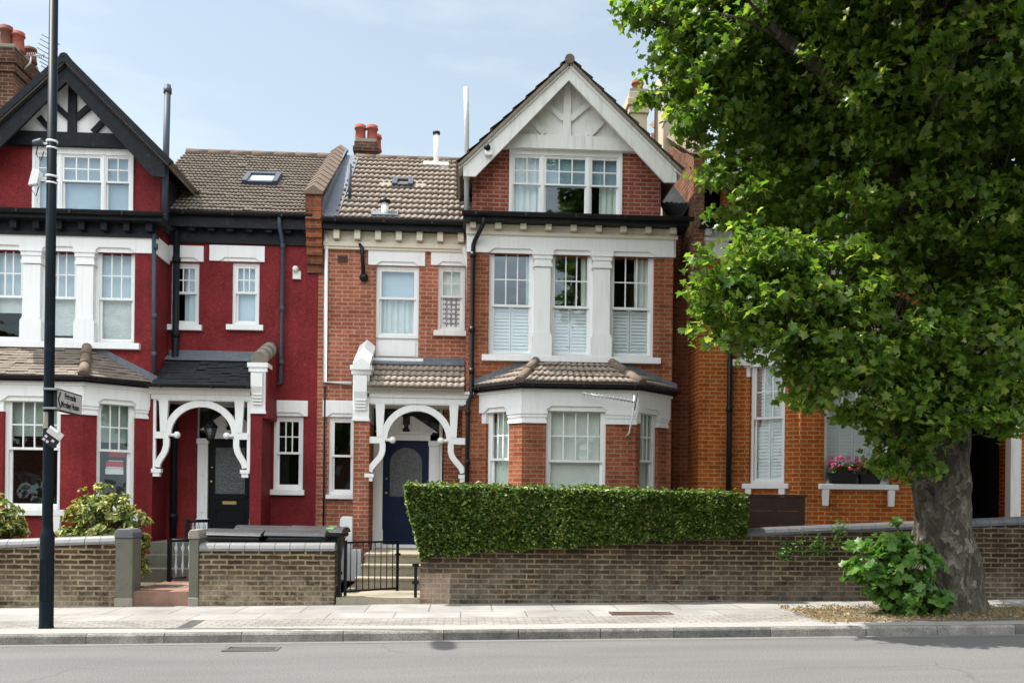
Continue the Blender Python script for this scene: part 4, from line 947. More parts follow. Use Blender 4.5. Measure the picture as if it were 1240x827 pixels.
gpv = MB(); q = FA.at(411, 240); gpv.tube([(q[0]+.12, A+.6, zA(411, 235)), (q[0]+.12, A+.6, zA(411, 185))], .035); gpv.build('vent_pipe', M['navy'], h2)

def chimney(h, Y, px0, px1, pyt, zb, depth, mat, pots, potm='pot', caph=.35, capm=None, pr=.15, ph=.5):
    F = plane(Y); x0, x1 = F.at(px0, pyt)[0], F.at(px1, pyt)[0]; zt = F.at((px0+px1)/2, pyt)[1]; c = MB()
    c.wbox(x0, x1, Y, Y+depth, zb, zt-caph)
    for i, e in enumerate((.04, .08, .05)): c.wbox(x0-e, x1+e, Y-e, Y+depth+e, zt-caph+i*caph/3+.001, zt-caph+(i+1)*caph/3)
    o = c.build('chimney', M[mat], h, bevel=.012)
    fl = MB(); fl.extr([(x0-.02, Y-.02, zt), (x1+.02, Y-.02, zt), (x1+.02, Y+depth+.02, zt), (x0-.02, Y+depth+.02, zt)], (0, 0, .07)); fl.build('flaunching', M['concrete'], o)
    for fx, fy, k, pm in pots:
        p = MB(); hh = ph*k; p.lathe((x0+(x1-x0)*fx, Y+depth*fy, zt+.04), [(pr*1.12, 0), (pr*.98, .08), (pr*.88, hh*.78), (pr*1.08, hh*.8), (pr*1.1, hh*.88), (pr*.95, hh*.9), (pr*1.02, hh), (pr*.8, hh), (pr*.75, hh*.6)], 16); p.build('chimney_pot', M[pm], o)
chimney(h2, YR+.25, 432, 454, 172, ZR-1, .9, 'chimneyb', [(.12, .3, .85, 'pot'), (.78, .3, .85, 'pot'), (.9, .75, .75, 'pot')], caph=.35, pr=.125)
chimney(h2, 19.2, 764, 784, 112, 5.5, .8, 'render', [(.55, .35, .62, 'pot')], caph=.45, pr=.125)
chimney(h1, 19.0, -40, 17, 57, 6.5, 1.0, 'chimneyb', [(.70, .25, .80, 'potdark'), (.93, .3, .66, 'pot'), (.97, .75, .5, 'potdark')], caph=.5, pr=.125, ph=.62)
# tall rendered flank of the neighbour's stack, sloping flank wall, gap wall
F = plane(18.6); fx0, fx1 = F.at(803, 150)[0], F.at(826, 150)[0]
tc = MB(); tc.wbox(fx0, fx1+.5, 18.6, 19.5, 5, F.at(800, 80)[1]); tc.build('chimney', M['render'], h3, bevel=.012)
xg0, xg1 = xB(815)-.05, xB(848)+.05
gw = MB(); gw.wall(FA, xg0, xg1, ZG-.3, zA(830, 268), [], .24); gw.build('side_wall', M['bayb'], h3)
yfl = plane(B+.05); x0 = xB(838, 230); x1 = xB(851, 230)
sp = MB(); sp.extr([(x0, B-.12, 6.2), (x0, YR, 6.2), (x0, YR, ZR+.8), (x0, B+1.0, zB(843, 190)+.45), (x0, B-.12, zB(843, 190))], (x1-x0, 0, 0)); sp.wbox(x0+.001, x1+.02, B-.12, B+.3, 5.0, 6.19); sp.build('parapet_wall', M['flankb'], h3)
cp = MB(); xm = (x0+x1)/2; cp.extr([(x0-.06, B-.2, zB(843, 190)), (xm, B-.2, zB(843, 190)+.16), (x1+.06, B-.2, zB(843, 190))], (0, 1.2, .62)); cp.extr([(x0-.06, B+1.0, zB(843, 190)+.62), (xm, B+1.0, zB(843, 190)+.78), (x1+.06, B+1.0, zB(843, 190)+.62)], (0, YR-B-1.0, ZR+.8-zB(843, 190)-.45)); cp.build('coping', M['ridge'], h3)
lf = MB(); xq = xB(822, 250); lf.extr([(xq, B+.2, 6.75), (x0-.01, B+.2, 7.1), (x0-.01, YR, ZR+.3), (xq, YR, ZR-.2)], (0, 0, .03)); lf.build('flashing', M['slate'], h3)  # lead valley coloured slate-dark, painting in its shade
pipe('downpipe', M['gutter'], h3, [(xB(882, 500), B-.07, .1), (xB(882, 500), B-.07, 6.4)], .05, joints=[(xB(882, 500), B-.07, z) for z in (1.5, 3.3, 5)])
# neighbour's recessed half: dark doorway under a cream beam
xn0, xn1 = xB(848)+3.95, xB(848)+7.4
w = MB(); ud = (u(FA, 1168, 540), u(FA, 1219, 540), .3, zA(1195, 462)); w.wall(FA, xn0, xn1, ZG-.3, 6.6, [ud], .24); w.build('wall', M['orange'], h3)
main_roof(h3, xg0+.5, xn1, 'tile', 13, 6.7); shell(h3, xB(848)+.05, xn1, 6.5)
nb = MB(); q = FB.rect(1140, 426, 1290, 443); nb.box(FB, q[0], q[1], -.1, .05, q[2], q[3]); nb.box(FB, q[0], q[1], -.1, .09, q[3]-.05, q[3]+.02); nb.build('beam', M['cream'], h3)
tiled('porch_roof', M['slate'], h3, [(q[0], B-.2, q[3]+.03), (q[1], B-.2, q[3]+.03), (q[1], A, q[3]+.7), (q[0], A, q[3]+.7)], gauge=.12, wave=0, amp=0, step=.012, seed=19); gutter(h3, FB, q[0], q[1], .25, q[3]+.02)
pb = MB(); pb.box(FB, u(FB, 1225, 540), u(FB, 1238, 540), -.2, -.02, .2, q[2]); pb.build('porch_post', M['offwhite'], h3, bevel=.01)
dk = MB(); dk.box(FA, ud[0], ud[1], -1.1, -1.0, .3, ud[3]-.45); dk.build('front_door', M['doorblack'], h3); dk = MB(); dk.box(FA, ud[0]-.08, ud[0]-.002, -1.0, -.23, .2, ud[3]); dk.box(FA, ud[1]+.002, ud[1]+.08, -1.0, -.23, .2, ud[3]); dk.build('hallway', M['dark'], h3); dk = MB(); dk.box(FA, ud[0], ud[1], -.14, -.04, ud[3]-.44, ud[3]); dk.build('door_frame', M['cream'], h3)  # black hallway sides paint in the darkness of the deep doorway
pn_ = MB(); xm = (ud[0]+ud[1])/2
for s in (-1, 1): pn_.prism(FA, [(xm+s*.62, ud[3]-.44), (xm+s*.08, ud[3]-.44), (xm+s*.08, ud[3]-.12), (xm+s*.16, ud[3]-.12)], -.039, .06)
pn_.build('pediment', M['cream'], h3)

# the terrace goes on past both edges of the photo
for (x0, x1, bm_, lb) in ((xB(-41)-7, xB(-41)-.01, 'palebrick', 'plain brick house adjoining the red house beyond the left edge'), (xn1+.01, xn1+7, 'orange', 'plain orange house adjoining the half hidden one beyond the right edge')):
    t = thing('terraced_house', lb, 'house', ((x0+x1)/2, A, 0), 'terraced houses')
    hs = [(x0+a, x0+a+1.1, z, z+1.7) for a in (1.0, 4.6) for z in (1.3, 4.5)]; q = MB(); q.wall(FA, x0, x1, -.3, 6.7, hs, .24); q.build('wall', M[bm_], t)
    for a_, b_, c_, e_ in hs: sash(t, FA, a_, b_, c_, e_, 3, 2, .5, fill=[('blind', 'net', .4, 1)], sill=(.07, .1)); lt = MB(); lt.box(FA, a_-.1, b_+.1, -.02, .035, e_+.002, e_+.28); lt.build('lintel', M['white'], t)
    main_roof(t, x0, x1, 'tile', 31, 6.8); shell(t, x0+.01, x1-.01, 6.7); gutter(t, FA, x0, x1, .29, 6.79); eb = MB(); eb.box(FA, x0, x1, .0, .22, 6.68, 6.73); eb.build('eaves_board', M['black'], t)
# ------------------------------------------------------------------ setting
def sheet(name, mat, xs, ys, zf, kind='structure', dz=0):
    mb = MB(); nx = len(xs); mb.v = [(x, y, zf(x, y)) for y in ys for x in xs]
    mb.f = [(j*nx+i, j*nx+i+1, (j+1)*nx+i+1, (j+1)*nx+i) for j in range(len(ys)-1) for i in range(nx-1)]; mb.sm = [True]*len(mb.f)
    o = mb.build(name, M[mat], None, recalc=False); o['kind'] = kind; return o
XS = [-400, -60, -25]+[-24+1.5*i for i in range(33)]+[25, 60, 400]
M['earth'] = plain('garden_earth', (.09, .07, .05), .95, .3, 3, .01)
sheet('ground', 'earth', XS, [-400, -30, 0, 10, 14, 22, 60, 400], lambda x, y: g(x)-.22)
sheet('road', 'asphalt', XS[2:-2], [1.2, 4, 7, 9, K-.002], lambda x, y: g(x)-.118)
M['channel'] = plain('concrete_channel', (.16, .157, .151), .9, .25, 9, .003, .15, dirt=(.12, .115, .105))
sheet('gutter_channel', 'channel', XS[2:-2], [K-.14, K-.004], lambda x, y: g(x)-.114)
sheet('block_paving', 'block', XS[2:-2], [K+.43, 12.16], lambda x, y: g(x))
sheet('pavement', 'slab', XS[2:-2], [12.16, 13.9], lambda x, y: g(x)+.001)
sheet('far_pavement', 'slab', XS[2:-2], [-4, 1.2], lambda x, y: g(x)-.01)
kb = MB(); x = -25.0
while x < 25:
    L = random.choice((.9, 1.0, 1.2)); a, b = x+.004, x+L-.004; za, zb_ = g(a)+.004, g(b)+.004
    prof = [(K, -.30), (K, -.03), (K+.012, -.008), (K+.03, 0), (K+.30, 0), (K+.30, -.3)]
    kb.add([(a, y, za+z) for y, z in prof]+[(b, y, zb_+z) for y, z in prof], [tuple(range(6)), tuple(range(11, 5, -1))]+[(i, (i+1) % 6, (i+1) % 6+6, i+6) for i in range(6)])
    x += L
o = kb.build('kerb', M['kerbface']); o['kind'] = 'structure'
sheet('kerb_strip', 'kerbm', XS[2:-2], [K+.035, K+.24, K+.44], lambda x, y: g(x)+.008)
sheet('garden_soil', 'earth', [-16, -6, xA(445)-.2], [13.95, A+.2], lambda x, y: .13)
sheet('garden_soil', 'earth', [xA(520), 4, 14], [13.95, A+.2], lambda x, y: .35)
def wx(px, py=700): return FW.at(px, py)[0]
# red tiled path and its riser
pt = MB(); a, b = wx(160), wx(242); pt.wbox(a-.05, wx(240), W+.02, A, -.2, .155); o = pt.build('garden_path', M['redtile']); o['kind'] = 'structure'
pt = MB(); a2, b2 = wx(407), wx(507); pt.wbox(a2, b2+.05, W+.02, A-.0, -.2, .085); o = pt.build('garden_path', M['stepc']); o['kind'] = 'structure'
# ---- garden walls
def coping_run(parent, x0, x1, zf, mat, Yf=W, t=.23, seg=.225, name='coping_brick', rise=.115):
    n = max(1, round((x1-x0)/seg)); mb = MB()
    for i in range(n):
        a = x0+(x1-x0)*i/n+.004; b = x0+(x1-x0)*(i+1)/n-.004; j = random.uniform(-.003, .003)
        prof = [(Yf-.02, 0), (Yf-.022, rise*.35), (Yf+.0, rise*.75), (Yf+.04, rise*.97), (Yf+t*.5, rise*1.06), (Yf+t-.04, rise*.97), (Yf+t, rise*.75), (Yf+t+.02, rise*.3), (Yf+t+.02, 0)]; m = len(prof)
        mb.add([(a, y+j, zf(a)+z) for y, z in prof]+[(b, y+j, zf(b)+z) for y, z in prof], [tuple(range(m)), tuple(range(2*m-1, m-1, -1))]+[(k, (k+1) % m, (k+1) % m+m, k+m) for k in range(m)])
    mo = MB(); n2 = 8
    for k in range(n2): 
        p, q = x0+(x1-x0)*k/n2, x0+(x1-x0)*(k+1)/n2
        mo.hexa([(p, Yf-.012, zf(p)+.0), (q, Yf-.012, zf(q)), (q, Yf+t+.01, zf(q)), (p, Yf+t+.01, zf(p)), (p, Yf-.008, zf(p)+rise*.55), (q, Yf-.008, zf(q)+rise*.55), (q, Yf+t+.008, zf(q)+rise*.55), (p, Yf+t+.008, zf(p)+rise*.55)])
    mo.build('mortar', M['concrete'], parent)
    return mb.build(name, M[mat], parent)
def garden_wall(x0, x1, zf, mat, copm, label, coping=True, cop_x=None, n=10):
    t = thing('garden_wall', label, 'garden wall', ((x0+x1)/2, W, g((x0+x1)/2)), 'front garden walls')
    mb = MB(); xs = [x0+(x1-x0)*i/n for i in range(n+1)]
    for d, flip in ((W, 0), (W+.23, 1)):
        o = len(mb.v); mb.v += [(x, d, g(x)-.2) for x in xs]+[(x, d, zf(x)) for x in xs]
        mb.f += [(o+i, o+i+1, o+n+2+i, o+n+1+i) for i in range(n)]; mb.sm += [False]*n
    o = 0; b = 2*(n+1)
    mb.f += [(n+1+i, n+2+i, b+n+2+i, b+n+1+i) for i in range(n)]+[(0, n+1, b+n+1, b), (n, 2*n+1, b+2*n+1, b+n)]; mb.sm += [False]*(n+2)
    mb.build('brickwork', M[mat], t)
    if coping: c0, c1 = cop_x or (x0, x1); coping_run(t, c0, c1, zf, copm)
    return t
def lin(px0, py0, px1, py1, F=FW):
    a, za = F.at(px0, py0); b, zb = F.at(px1, py1); return lambda x: za+(zb-za)*(x-a)/(b-a)
garden_wall(-14, wx(139.5), lin(0, 663, 139, 658), 'stock', 'coping', 'brown brick garden wall with grey rounded coping behind the lamp post')
garden_wall(wx(241), wx(405), lin(241, 667, 405, 667), 'stock', 'coping', 'short brown brick wall with grey rounded coping in front of the bins')
rp = None
z3 = lin(905, 649, 1095, 641); z3b = lambda x: z3(x) if x > wx(905, 645) else z3(wx(905, 645))-.02*(wx(905, 645)-x)
gw3 = garden_wall(wx(509), 13, z3b, 'stock2', 'coping2', 'long dark brick wall under the clipped hedge and behind the plane tree', True, (wx(903, 645), 13), 24)
q = MB(); q.wbox(wx(509)-.004, wx(545), W-.006, W+.1, -.2, FW.at(525, 694)[1]); q.build('repair_patch', M['patchb'], gw3)
# piers
def pier(px0, px1, pyt, dep, mat, label, capm=None, base=True):
    x0, x1 = wx(px0), wx(px1); zt = FW.at((px0+px1)/2, pyt)[1]; xm = (x0+x1)/2
    t = thing('gate_pier', label, 'gate pier', (xm, W, g(xm)), 'gate piers')
    s = MB(); s.wbox(x0, x1, W-.03, W+dep, g(xm)-.2, zt-.14); s.build('shaft', M[mat], t, bevel=.012)
    c = MB(); c.extr([(x0-.012, W-.05, zt-.138), (x1+.012, W-.05, zt-.138), (x1+.012, W-.05, zt-.06), ((x0+x1)/2+(x1-x0)*.36, W-.05, zt), ((x0+x1)/2-(x1-x0)*.36, W-.05, zt), (x0-.012, W-.05, zt-.06)], (0, dep+.07, 0)); c.build('cap', M[capm or mat], t, bevel=.015)
    if base: q = MB(); q.wbox(x0-.005, x1+.005, W-.045, W+dep+.005, g(xm)-.15, g(xm)+.13); q.build('plinth', M['concrete'], t, bevel=.01)
pier(140, 161, 640, .34, 'stonepier', 'stone gate pier with grey cap at the end of the wall behind the lamp post', 'coping2')
pier(229, 240.5, 641, .34, 'stonepier', 'narrow stone gate pier left of the bins beside the red tiled path', 'concrete')
# ---- steps to the blue door
st = thing('entrance_steps', 'pale concrete steps rising from the iron gate to the navy door', 'steps', (xA(490), 15.4, .08))
for i, (y0, z1, px0) in enumerate(((14.9, .285, 430), (15.2, .475, 437), (15.5, Z2-.06, 442))):
    F = plane(y0); x0 = F.at(px0, 700)[0]; s = MB(); s.wbox(x0, x_b1-.02, y0, A+(-.01) if i == 2 else y0+.31, .0+i*.001, z1-.045); s.build('riser', M['stepc'], st)
    s = MB(); s.wbox(x0-.01, x_b1-.02, y0-.025, A-.02 if i == 2 else y0+.30, z1-.044, z1); s.build('tread', M['stepc'], st, bevel=.008)
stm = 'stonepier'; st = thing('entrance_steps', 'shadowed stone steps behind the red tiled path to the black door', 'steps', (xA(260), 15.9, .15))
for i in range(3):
    y0 = 15.5+.3*i; s = MB(); s.wbox(xA(215), xA(305), y0, y0+.31 if i < 2 else A-.13, .1, .155+(Z1-.1-.155)*(i+1)/3); s.build('tread', M['stonepier'], st, bevel=.008)  # dark pier stone stands in for the shadow over these steps
# ---- railing
def railing(label, pa, pb, h, n):
    t = thing('stair_railing', label, 'railing', pa, 'stair railings'); a, b = Vector(pa), Vector(pb); z = Vector((0, 0, 1))
    r = MB(); r.tube([a+z*h, b+z*h], .028, 8); r.build('handrail', M['iron'], t)
    r = MB(); r.tube([a+z*.06, b+z*.06], .014, 6); r.build('bottom_rail', M['iron'], t)
    for i in range(n+1):
        p = a+(b-a)*i/n; q = MB()
        if i in (0, n): q.wbox(p.x-.03, p.x+.03, p.y-.03, p.y+.03, p.z, p.z+h+.03); q.build('post', M['iron'], t)
        else: q.lathe((p.x, p.y, p.z+.06), [(.012, 0), (.014, .1), (.022, .18), (.013, .26), (.012, h*.62), (.03, h*.72), (.012, h*.8), (.012, h-.07)], 8); q.build('baluster', M['bluegrey'], t)
F = plane(15.35); railing('low black railing with pale blue balusters at the end of the red tiled path', (F.at(205, 690)[0], 15.35, .16), (F.at(232, 690)[0], 15.6, .16), .68, 4)
F = plane(16.3); railing('upper railing with pale balusters beside the black front door', (F.at(229, 640)[0], 16.2, .52), (F.at(250, 640)[0], 16.5, .52), .62, 4)
# ---- iron gate, half open
hx = wx(412.5, 690); zt = FW.at(412, 656)[1]; zb0 = FW.at(412, 722)[1]; ang = math.radians(38); L = .98
gt = thing('iron_gate', 'black wrought iron garden gate standing ajar before the steps', 'gate', (hx, W+.1, zb0)); dv = (math.cos(ang), math.sin(ang)); Fg = Fr((hx+.04, W+.1), dv)
f = MB(); f.box(Fg, 0, .04, -.015, .015, zb0, zt+.02); f.box(Fg, L-.035, L, -.015, .015, zb0+.02, zt); f.box(Fg, .041, L-.036, -.012, .012, zt-.03, zt); f.box(Fg, .041, L-.036, -.012, .012, zb0+.05, zb0+.08); f.build('gate_frame', M['iron'], gt)
for i in range(1, 9): q = MB(); q.tube([Fg.pt(L*i/9, 0, zb0+.07), Fg.pt(L*i/9, 0, zt-.015)], .008, 6); q.build('bar', M['iron'], gt)
q = MB(); q.box(Fg, L-.06, L+.02, .016, .03, zt-.24, zt-.2); q.tube([Fg.pt(L-.05, .05, zt-.22), Fg.pt(L-.05, .0, zt-.22)], .02); q.build('latch', M['iron'], gt)
for px, y0, lb in ((410, 652, 'black iron gate post by the end of the short brick wall'), (503, 683, 'black iron latch post beside the hedge end')):
    x = wx(px); po = thing('gate_post', lb, 'gate post', (x, W+.1, g(x)), 'gate posts'); q = MB(); q.wbox(x-.022, x+.022, W+.06, W+.105, g(x), FW.at(px, y0)[1]); q.build('post', M['iron'], po)
    q = MB()
    for z in ((.12, .45) if px < 450 else (.3, .56)): q.wbox(x-.05, x+.05, W+.03, W+.05, g(x)+z, g(x)+z+.05)
    q.build('hinge' if px < 450 else 'latch_plate', M['iron'], po)
# ---- white panel beside the pier
F = plane(16.45); t = thing('meter_cabinet', 'white meter cabinet standing against the brick porch pier', 'cabinet', (F.at(424, 680)[0], 16.4, .1))
q = MB(); x0, x1, z0, z1 = F.rect(412.5, 625, 427.5, 664); q.prism(F, [(x0, z0), (x1, z0), (x1, z1), (x0+.04, z1), (x0, z1-.05)], 0, .12); q.build('upper_door', M['plasticw'], t, bevel=.01)
x0, x1, z0, z1 = F.rect(412.5, 664.5, 438, 712); q = MB(); q.box(F, x0, x1, -.02, .14, .1, z1); q.build('lower_box', M['plasticw'], t, bevel=.01)
# ---- wheelie bins
def bin_(loc, rz, label, lidm):
    t = thing('wheelie_bin', label, 'bin', (0, 0, 0), 'wheelie bins behind the short wall'); Fz = plane(0)
    b = MB(); h = .83; b.hexa([(-.25, -.28, .08), (.25, -.28, .08), (.25, .28, .08), (-.25, .28, .08), (-.33, -.40, h), (.33, -.40, h), (.33, .40, h), (-.33, .40, h)]); b.wbox(-.36, .36, -.43, .43, h-.07, h); b.build('body', M['plasticb'], t, bevel=.02)
    l = MB(); prof = [(-.38, 0), (.38, 0), (.38, .02), (.32, .06), (.17, .095), (.0, .105), (-.17, .095), (-.32, .06), (-.38, .02)]
    l.extr([(x, -.46, h+.002+z) for x, z in prof], (0, .94, .012)); l.build('lid', M['binlid'], t, bevel=.015)  # lid colour lightened above the body's black to carry its sheen
    if lidm: l = MB(); l.extr([(-.32, -.30, h+.072), (.32, -.30, h+.072), (.30, -.30, h+.085), (.0, -.30, h+.112), (-.30, -.30, h+.085)], (0, .12, .002)); l.build('lid_band', M[lidm], t)
    w = MB(); w.tube([(-.34, .44, h-.04), (.34, .44, h-.04)], .018); w.build('handle', M['plasticb'], t)
    for s in (-1, 1): w = MB(); w.tube([(s*.27, .30, .1), (s*.33, .30, .1)], .1, 16); w.build('wheel', M['plasticb'], t)
    t.location = loc; t.rotation_euler = (0, 0, rz)
F = plane(14.75)
for px, Y, rz, lb, lm in ((289, 14.75, 1.5, 'black wheelie bin nearest the narrow stone pier', None), (322, 15.75, 1.66, 'black wheelie bin set back against the red porch pier', None), (361, 14.8, 1.62, 'black wheelie bin at the front, right of the others', None), (387, 15.7, 1.5, 'black wheelie bin with a green band across its lid', 'greenlid')):
    F = plane(Y); bin_((F.at(px, 660)[0], Y, .12+.03*(Y > 15)), rz, lb, lm)
# ---- brown slatted fence panel
F = plane(14.9); x0, x1, z0, z1 = F.rect(904, 601, 974, 640); t = thing('fence_panel', 'low dark brown boarded screen at the right end of the hedge', 'fence', ((x0+x1)/2, 14.9, .2))
nb = 6
for i in range(nb): q = MB(); q.box(F, x0, x1, 0, .03, .25+(z1-.25)*i/nb+.0015, .25+(z1-.25)*(i+1)/nb-.0015); q.build('board', M['timber'], t)
for x in (x0+.04, (x0+x1)/2, x1-.04): q = MB(); q.box(F, x-.035, x+.035, -.07, -.002, .2, z1); q.build('post', M['timber'], t)
q = MB(); q.box(F, x0-.01, x1+.03, -.08, .05, z1+.001, z1+.035); q.build('top_rail', M['timber'], t)

# ---- lamp post and what hangs on it
FL = plane(11.5); bx_, bz = FL.at(56, 757); bz = g(bx_)
lp = thing('lamp_post', 'tall dark steel lamp post standing at the kerb left of the red house path', 'lamp post', (bx_, 11.5, bz))
q = MB(); q.lathe((bx_, 11.5, bz-.02), [(.088, 0), (.088, .03), (.083, .06), (.083, 1.16), (.075, 1.2), (.062, 1.24), (.062, 1.3), (.060, 4.2), (.050, 8.2)], 20); q.build('column', M['polem'], lp)
q = MB(); q.tube([(bx_, 11.5, bz+8.1), (bx_+.0, 11.47, bz+8.3), (bx_+.04, 11.3, bz+8.38)], .035, 10); q.build('arm', M['polem'], lp)
q = MB(); q.tube([(bx_+.02, 11.38, bz+8.38), (bx_+.04, 11.25, bz+8.40), (bx_+.06, 10.85, bz+8.42), (bx_+.07, 10.75, bz+8.42)], [.07, .14, .12, .05], 12); q.build('lamp_head', M['steel'], lp)
q = MB(); q.box(plane(11.5), bx_-.045, bx_+.045, .075, .088, bz+.35, bz+.85); q.build('access_door', M['polem'], lp)
# fingerpost sign
e0 = plane(11.46).at(66.5, 484); e1 = plane(12.30).at(97.5, 490); sx = e0[0]; Fs = Fr((e0[0], 11.46), (e1[0]-e0[0], .84)); zs0 = FL.at(67, 497)[1]; zs1 = FL.at(67, 470)[1]; SL = Fs.len
sg = thing('finger_sign', 'grey direction sign reading Friends Meeting House clamped to the lamp post', 'sign', (sx, 11.45, zs0))
q = MB(); q.box(Fs, 0, SL, -.018, .018, zs0, zs1); q.build('sign_border', M['ink'], sg)
q = MB(); q.box(Fs, .018, SL-.018, .019, .022, zs0+.018, zs1-.018); q.build('sign_face', M['signface'], sg)
def text(body, size, F, uc, zc, d, mat, parent, name, sx_=1.0, align='CENTER'):
    cu = bpy.data.curves.new(name, 'FONT'); cu.body = body; cu.size = size; cu.extrude = .0015; cu.align_x = align; cu.align_y = 'CENTER'; cu.offset = .003*size/.1
    ob = bpy.data.objects.new('tmp', cu); COL.objects.link(ob); dg = bpy.context.evaluated_depsgraph_get(); me = bpy.data.meshes.new_from_object(ob.evaluated_get(dg)); bpy.data.objects.remove(ob)
    o0 = origin_of(parent)
    for v in me.vertices: v.co = Vector(F.pt(uc+v.co.x*sx_, d+v.co.z, zc+v.co.y))-o0
    me.name = name; me.materials.clear(); me.materials.append(M[mat]); o = bpy.data.objects.new(name, me); COL.objects.link(o); o.parent = parent; return o
text('Friends', .105, Fs, .43, zs0+.20, .024, 'ink', sg, 'lettering', 1.2); text('Meeting House', .105, Fs, .43, zs0+.09, .024, 'ink', sg, 'lettering', .93)
zm = (zs0+zs1)/2; q = MB(); q.ribbon(Fs, [(.115, zm+.10), (.045, zm), (.115, zm-.10)], .032, .0225, .026); q.build('chevron', M['ink'], sg)
for z in (zs0+.02, zs1-.02): q = MB(); q.tube([(bx_, 11.5, z-.012), (bx_, 11.5, z+.012)], .068, 16); q.wbox(bx_-.02, sx+.05, 11.38, 11.5, z-.012, z+.012); q.build('clamp_band', M['steel'], sg)
# sticker plate
Fk = plane(11.5-.068); kc = Fk.at(63, 530); R_ = lambda a, b: (kc[0]+(a*.79-b*.62)*.11, kc[1]+(-a*.62-b*.79)*-.11)
sk = thing('pole_notice', 'small tilted silver and black notice stuck on the lamp post', 'notice', (kc[0], Fk.O[1], kc[1]))
def rot(a, b): c, s = math.cos(-.62), math.sin(-.62); return (kc[0]+a*c-b*s, kc[1]+a*s+b*c)
q = MB(); q.prism(Fk, [rot(-.10, -.10), rot(.10, -.10), rot(.10, .115), rot(-.10, .115)], 0, .004); q.build('backing', M['ink'], sk)
q = MB(); q.prism(Fk, [rot(-.10, .02), rot(.10, .02), rot(.10, .115), rot(-.10, .115)], .0045, .006); q.build('silver_panel', M['signface'], sk)
q = MB(); q.prism(Fk, [rot(-.10, .085), rot(.02, .085), rot(.02, .115), rot(-.10, .115)], .0065, .0075); q.build('white_strip', M['whitecard'], sk)
q = MB()
for i in range(3):
    for j in range(2):
        if (i+j) % 3 != 2: q.prism(Fk, [rot(-.085+.05*i, -.085+.045*j), rot(-.05+.05*i, -.085+.045*j), rot(-.05+.05*i, -.055+.045*j), rot(-.085+.05*i, -.055+.045*j)], .0045, .006)
q.build('print', M['signface'], sk)
Fk2 = plane(11.5-.055); z0 = FL.at(58, 510)[1]; 
sk = thing('faded_sticker', 'faded grey sticker patch on the lamp post under the sign', 'sticker', (bx_-.02, 11.44, z0)); q = MB(); pt_ = []
for i in range(7):
    a = math.radians(-150+i*13); pt_.append((bx_+.0625*math.cos(a), 11.5+.0625*math.sin(a)))
q.add([(x, y, z0-.09) for x, y in pt_]+[(x, y, z0+.11) for x, y in pt_], [(i, i+1, i+8, i+7) for i in range(6)]); q.build('patch', M['concrete'], sk, recalc=False)
# sensor boxes on the pole
def hang(px, py, w, h, mat, name, label, cat):
    x, z = FL.at(px, py); t = thing(name, label, cat, (x, 11.45, z)); Fq = plane(11.45)
    q = MB()
    if w > .1: q.prism(Fq, [(x-w*.5, z-h*.5), (x+w*.25, z-h*.42), (x+w*.5, z+h*.38), (x-w*.15, z+h*.5)], -.03, .06)
    else: q.tube([(x-.09, 11.45, z), (x+.02, 11.44, z+.02)], [.035, .045], 12)
    q.build('casing', M[mat], t, bevel=.006)
    q = MB(); q.tube([(bx_, 11.5, z+.03), (bx_, 11.5, z+.055)], .068, 16); q.tube([(bx_, 11.5, z-.05), (bx_, 11.5, z-.03)], .068, 16); q.wbox(x, bx_, 11.46, 11.49, z+.0, z+.02); q.build('strap', M['plasticw'], t)
    q = MB(); q.tube([(x-.03, 11.44, z-.02), (x-.05, 11.43, z-.14), (x+.01, 11.43, z-.22), (x+.04, 11.44, z-.1)], .007, 6); q.build('cable', M['ink'], t)
hang(46, 218, .14, .20, 'plasticw', 'sensor_box', 'white sensor box strapped to the lamp post beside the attic window', 'sensor box')
hang(52, 176, .08, .08, 'navy', 'camera_unit', 'small dark camera unit strapped to the lamp post above the white box', 'camera')

# ---- aerials
def yagi(name, label, boom, n, mast, rods=.18, rd=(0, 0, 1), refl=None):
    t = thing(name, label, 'tv aerial', mast[-1], 'tv aerials'); a, b = Vector(boom[0]), Vector(boom[1])
    q = MB(); q.tube([a, b], .010, 6); q.build('boom', M['steel'], t); q = MB(); q.tube(mast, .014, 8); q.build('mast', M['plasticw'], t)
    q = MB(); rd = Vector(rd)
    for i in range(n): p = a+(b-a)*(i+.3)/n; e_ = MB(); e_.tube([p-rd*rods*.5, p+rd*rods*.5], .006, 5); e_.build('element', M['steel'], t)
    if refl:
        for s in (-1, 1):
            for i in range(4):
                p = b+Vector((.02+.03*i, 0, s*(.05+.09*i))); e_ = MB(); e_.tube([p-Vector((.2, -.05, -.12)), p+Vector((.2, -.05, -.12))], .009, 5); e_.build('reflector_rod', M['iron'], t)
    else: q.tube([b-Vector((0, .0, .14)), b+Vector((0.05, 0, .16))], .010, 5); q.build('reflector', M['iron'], t)
F = plane(15.7); p0 = F.at(706, 476); p1 = F.at(768, 487); m0 = F.at(768, 479); m1 = F.at(766, 505); m2 = F.at(763, 524)
yagi('tv_aerial', 'small aerial on a bent white mast fixed to the canted bay', [(p0[0], 15.7, p0[1]), (p1[0], 15.66, p1[1])], 14, [(m0[0], 15.68, m0[1]), (m1[0], 15.72, m1[1]), (m2[0], 15.8, m2[1]), (m2[0]-.03, 15.96, m2[1]-.06)], .07)
F = plane(19.1); p0 = F.at(32, 68); p1 = F.at(57, 70)
yagi('tv_aerial', 'spiky aerial with a grid reflector beside the tall left chimney', [(p0[0], 19.1, p0[1]), (p1[0], 19.0, p1[1])], 9, [(F.at(38, 69)[0], 19.1, F.at(38, 69)[1]), (F.at(36, 76)[0], 19.12, F.at(36, 76)[1]), (F.at(22, 80)[0], 19.3, F.at(22, 80)[1])], .12, (.2, -.3, .9), True)
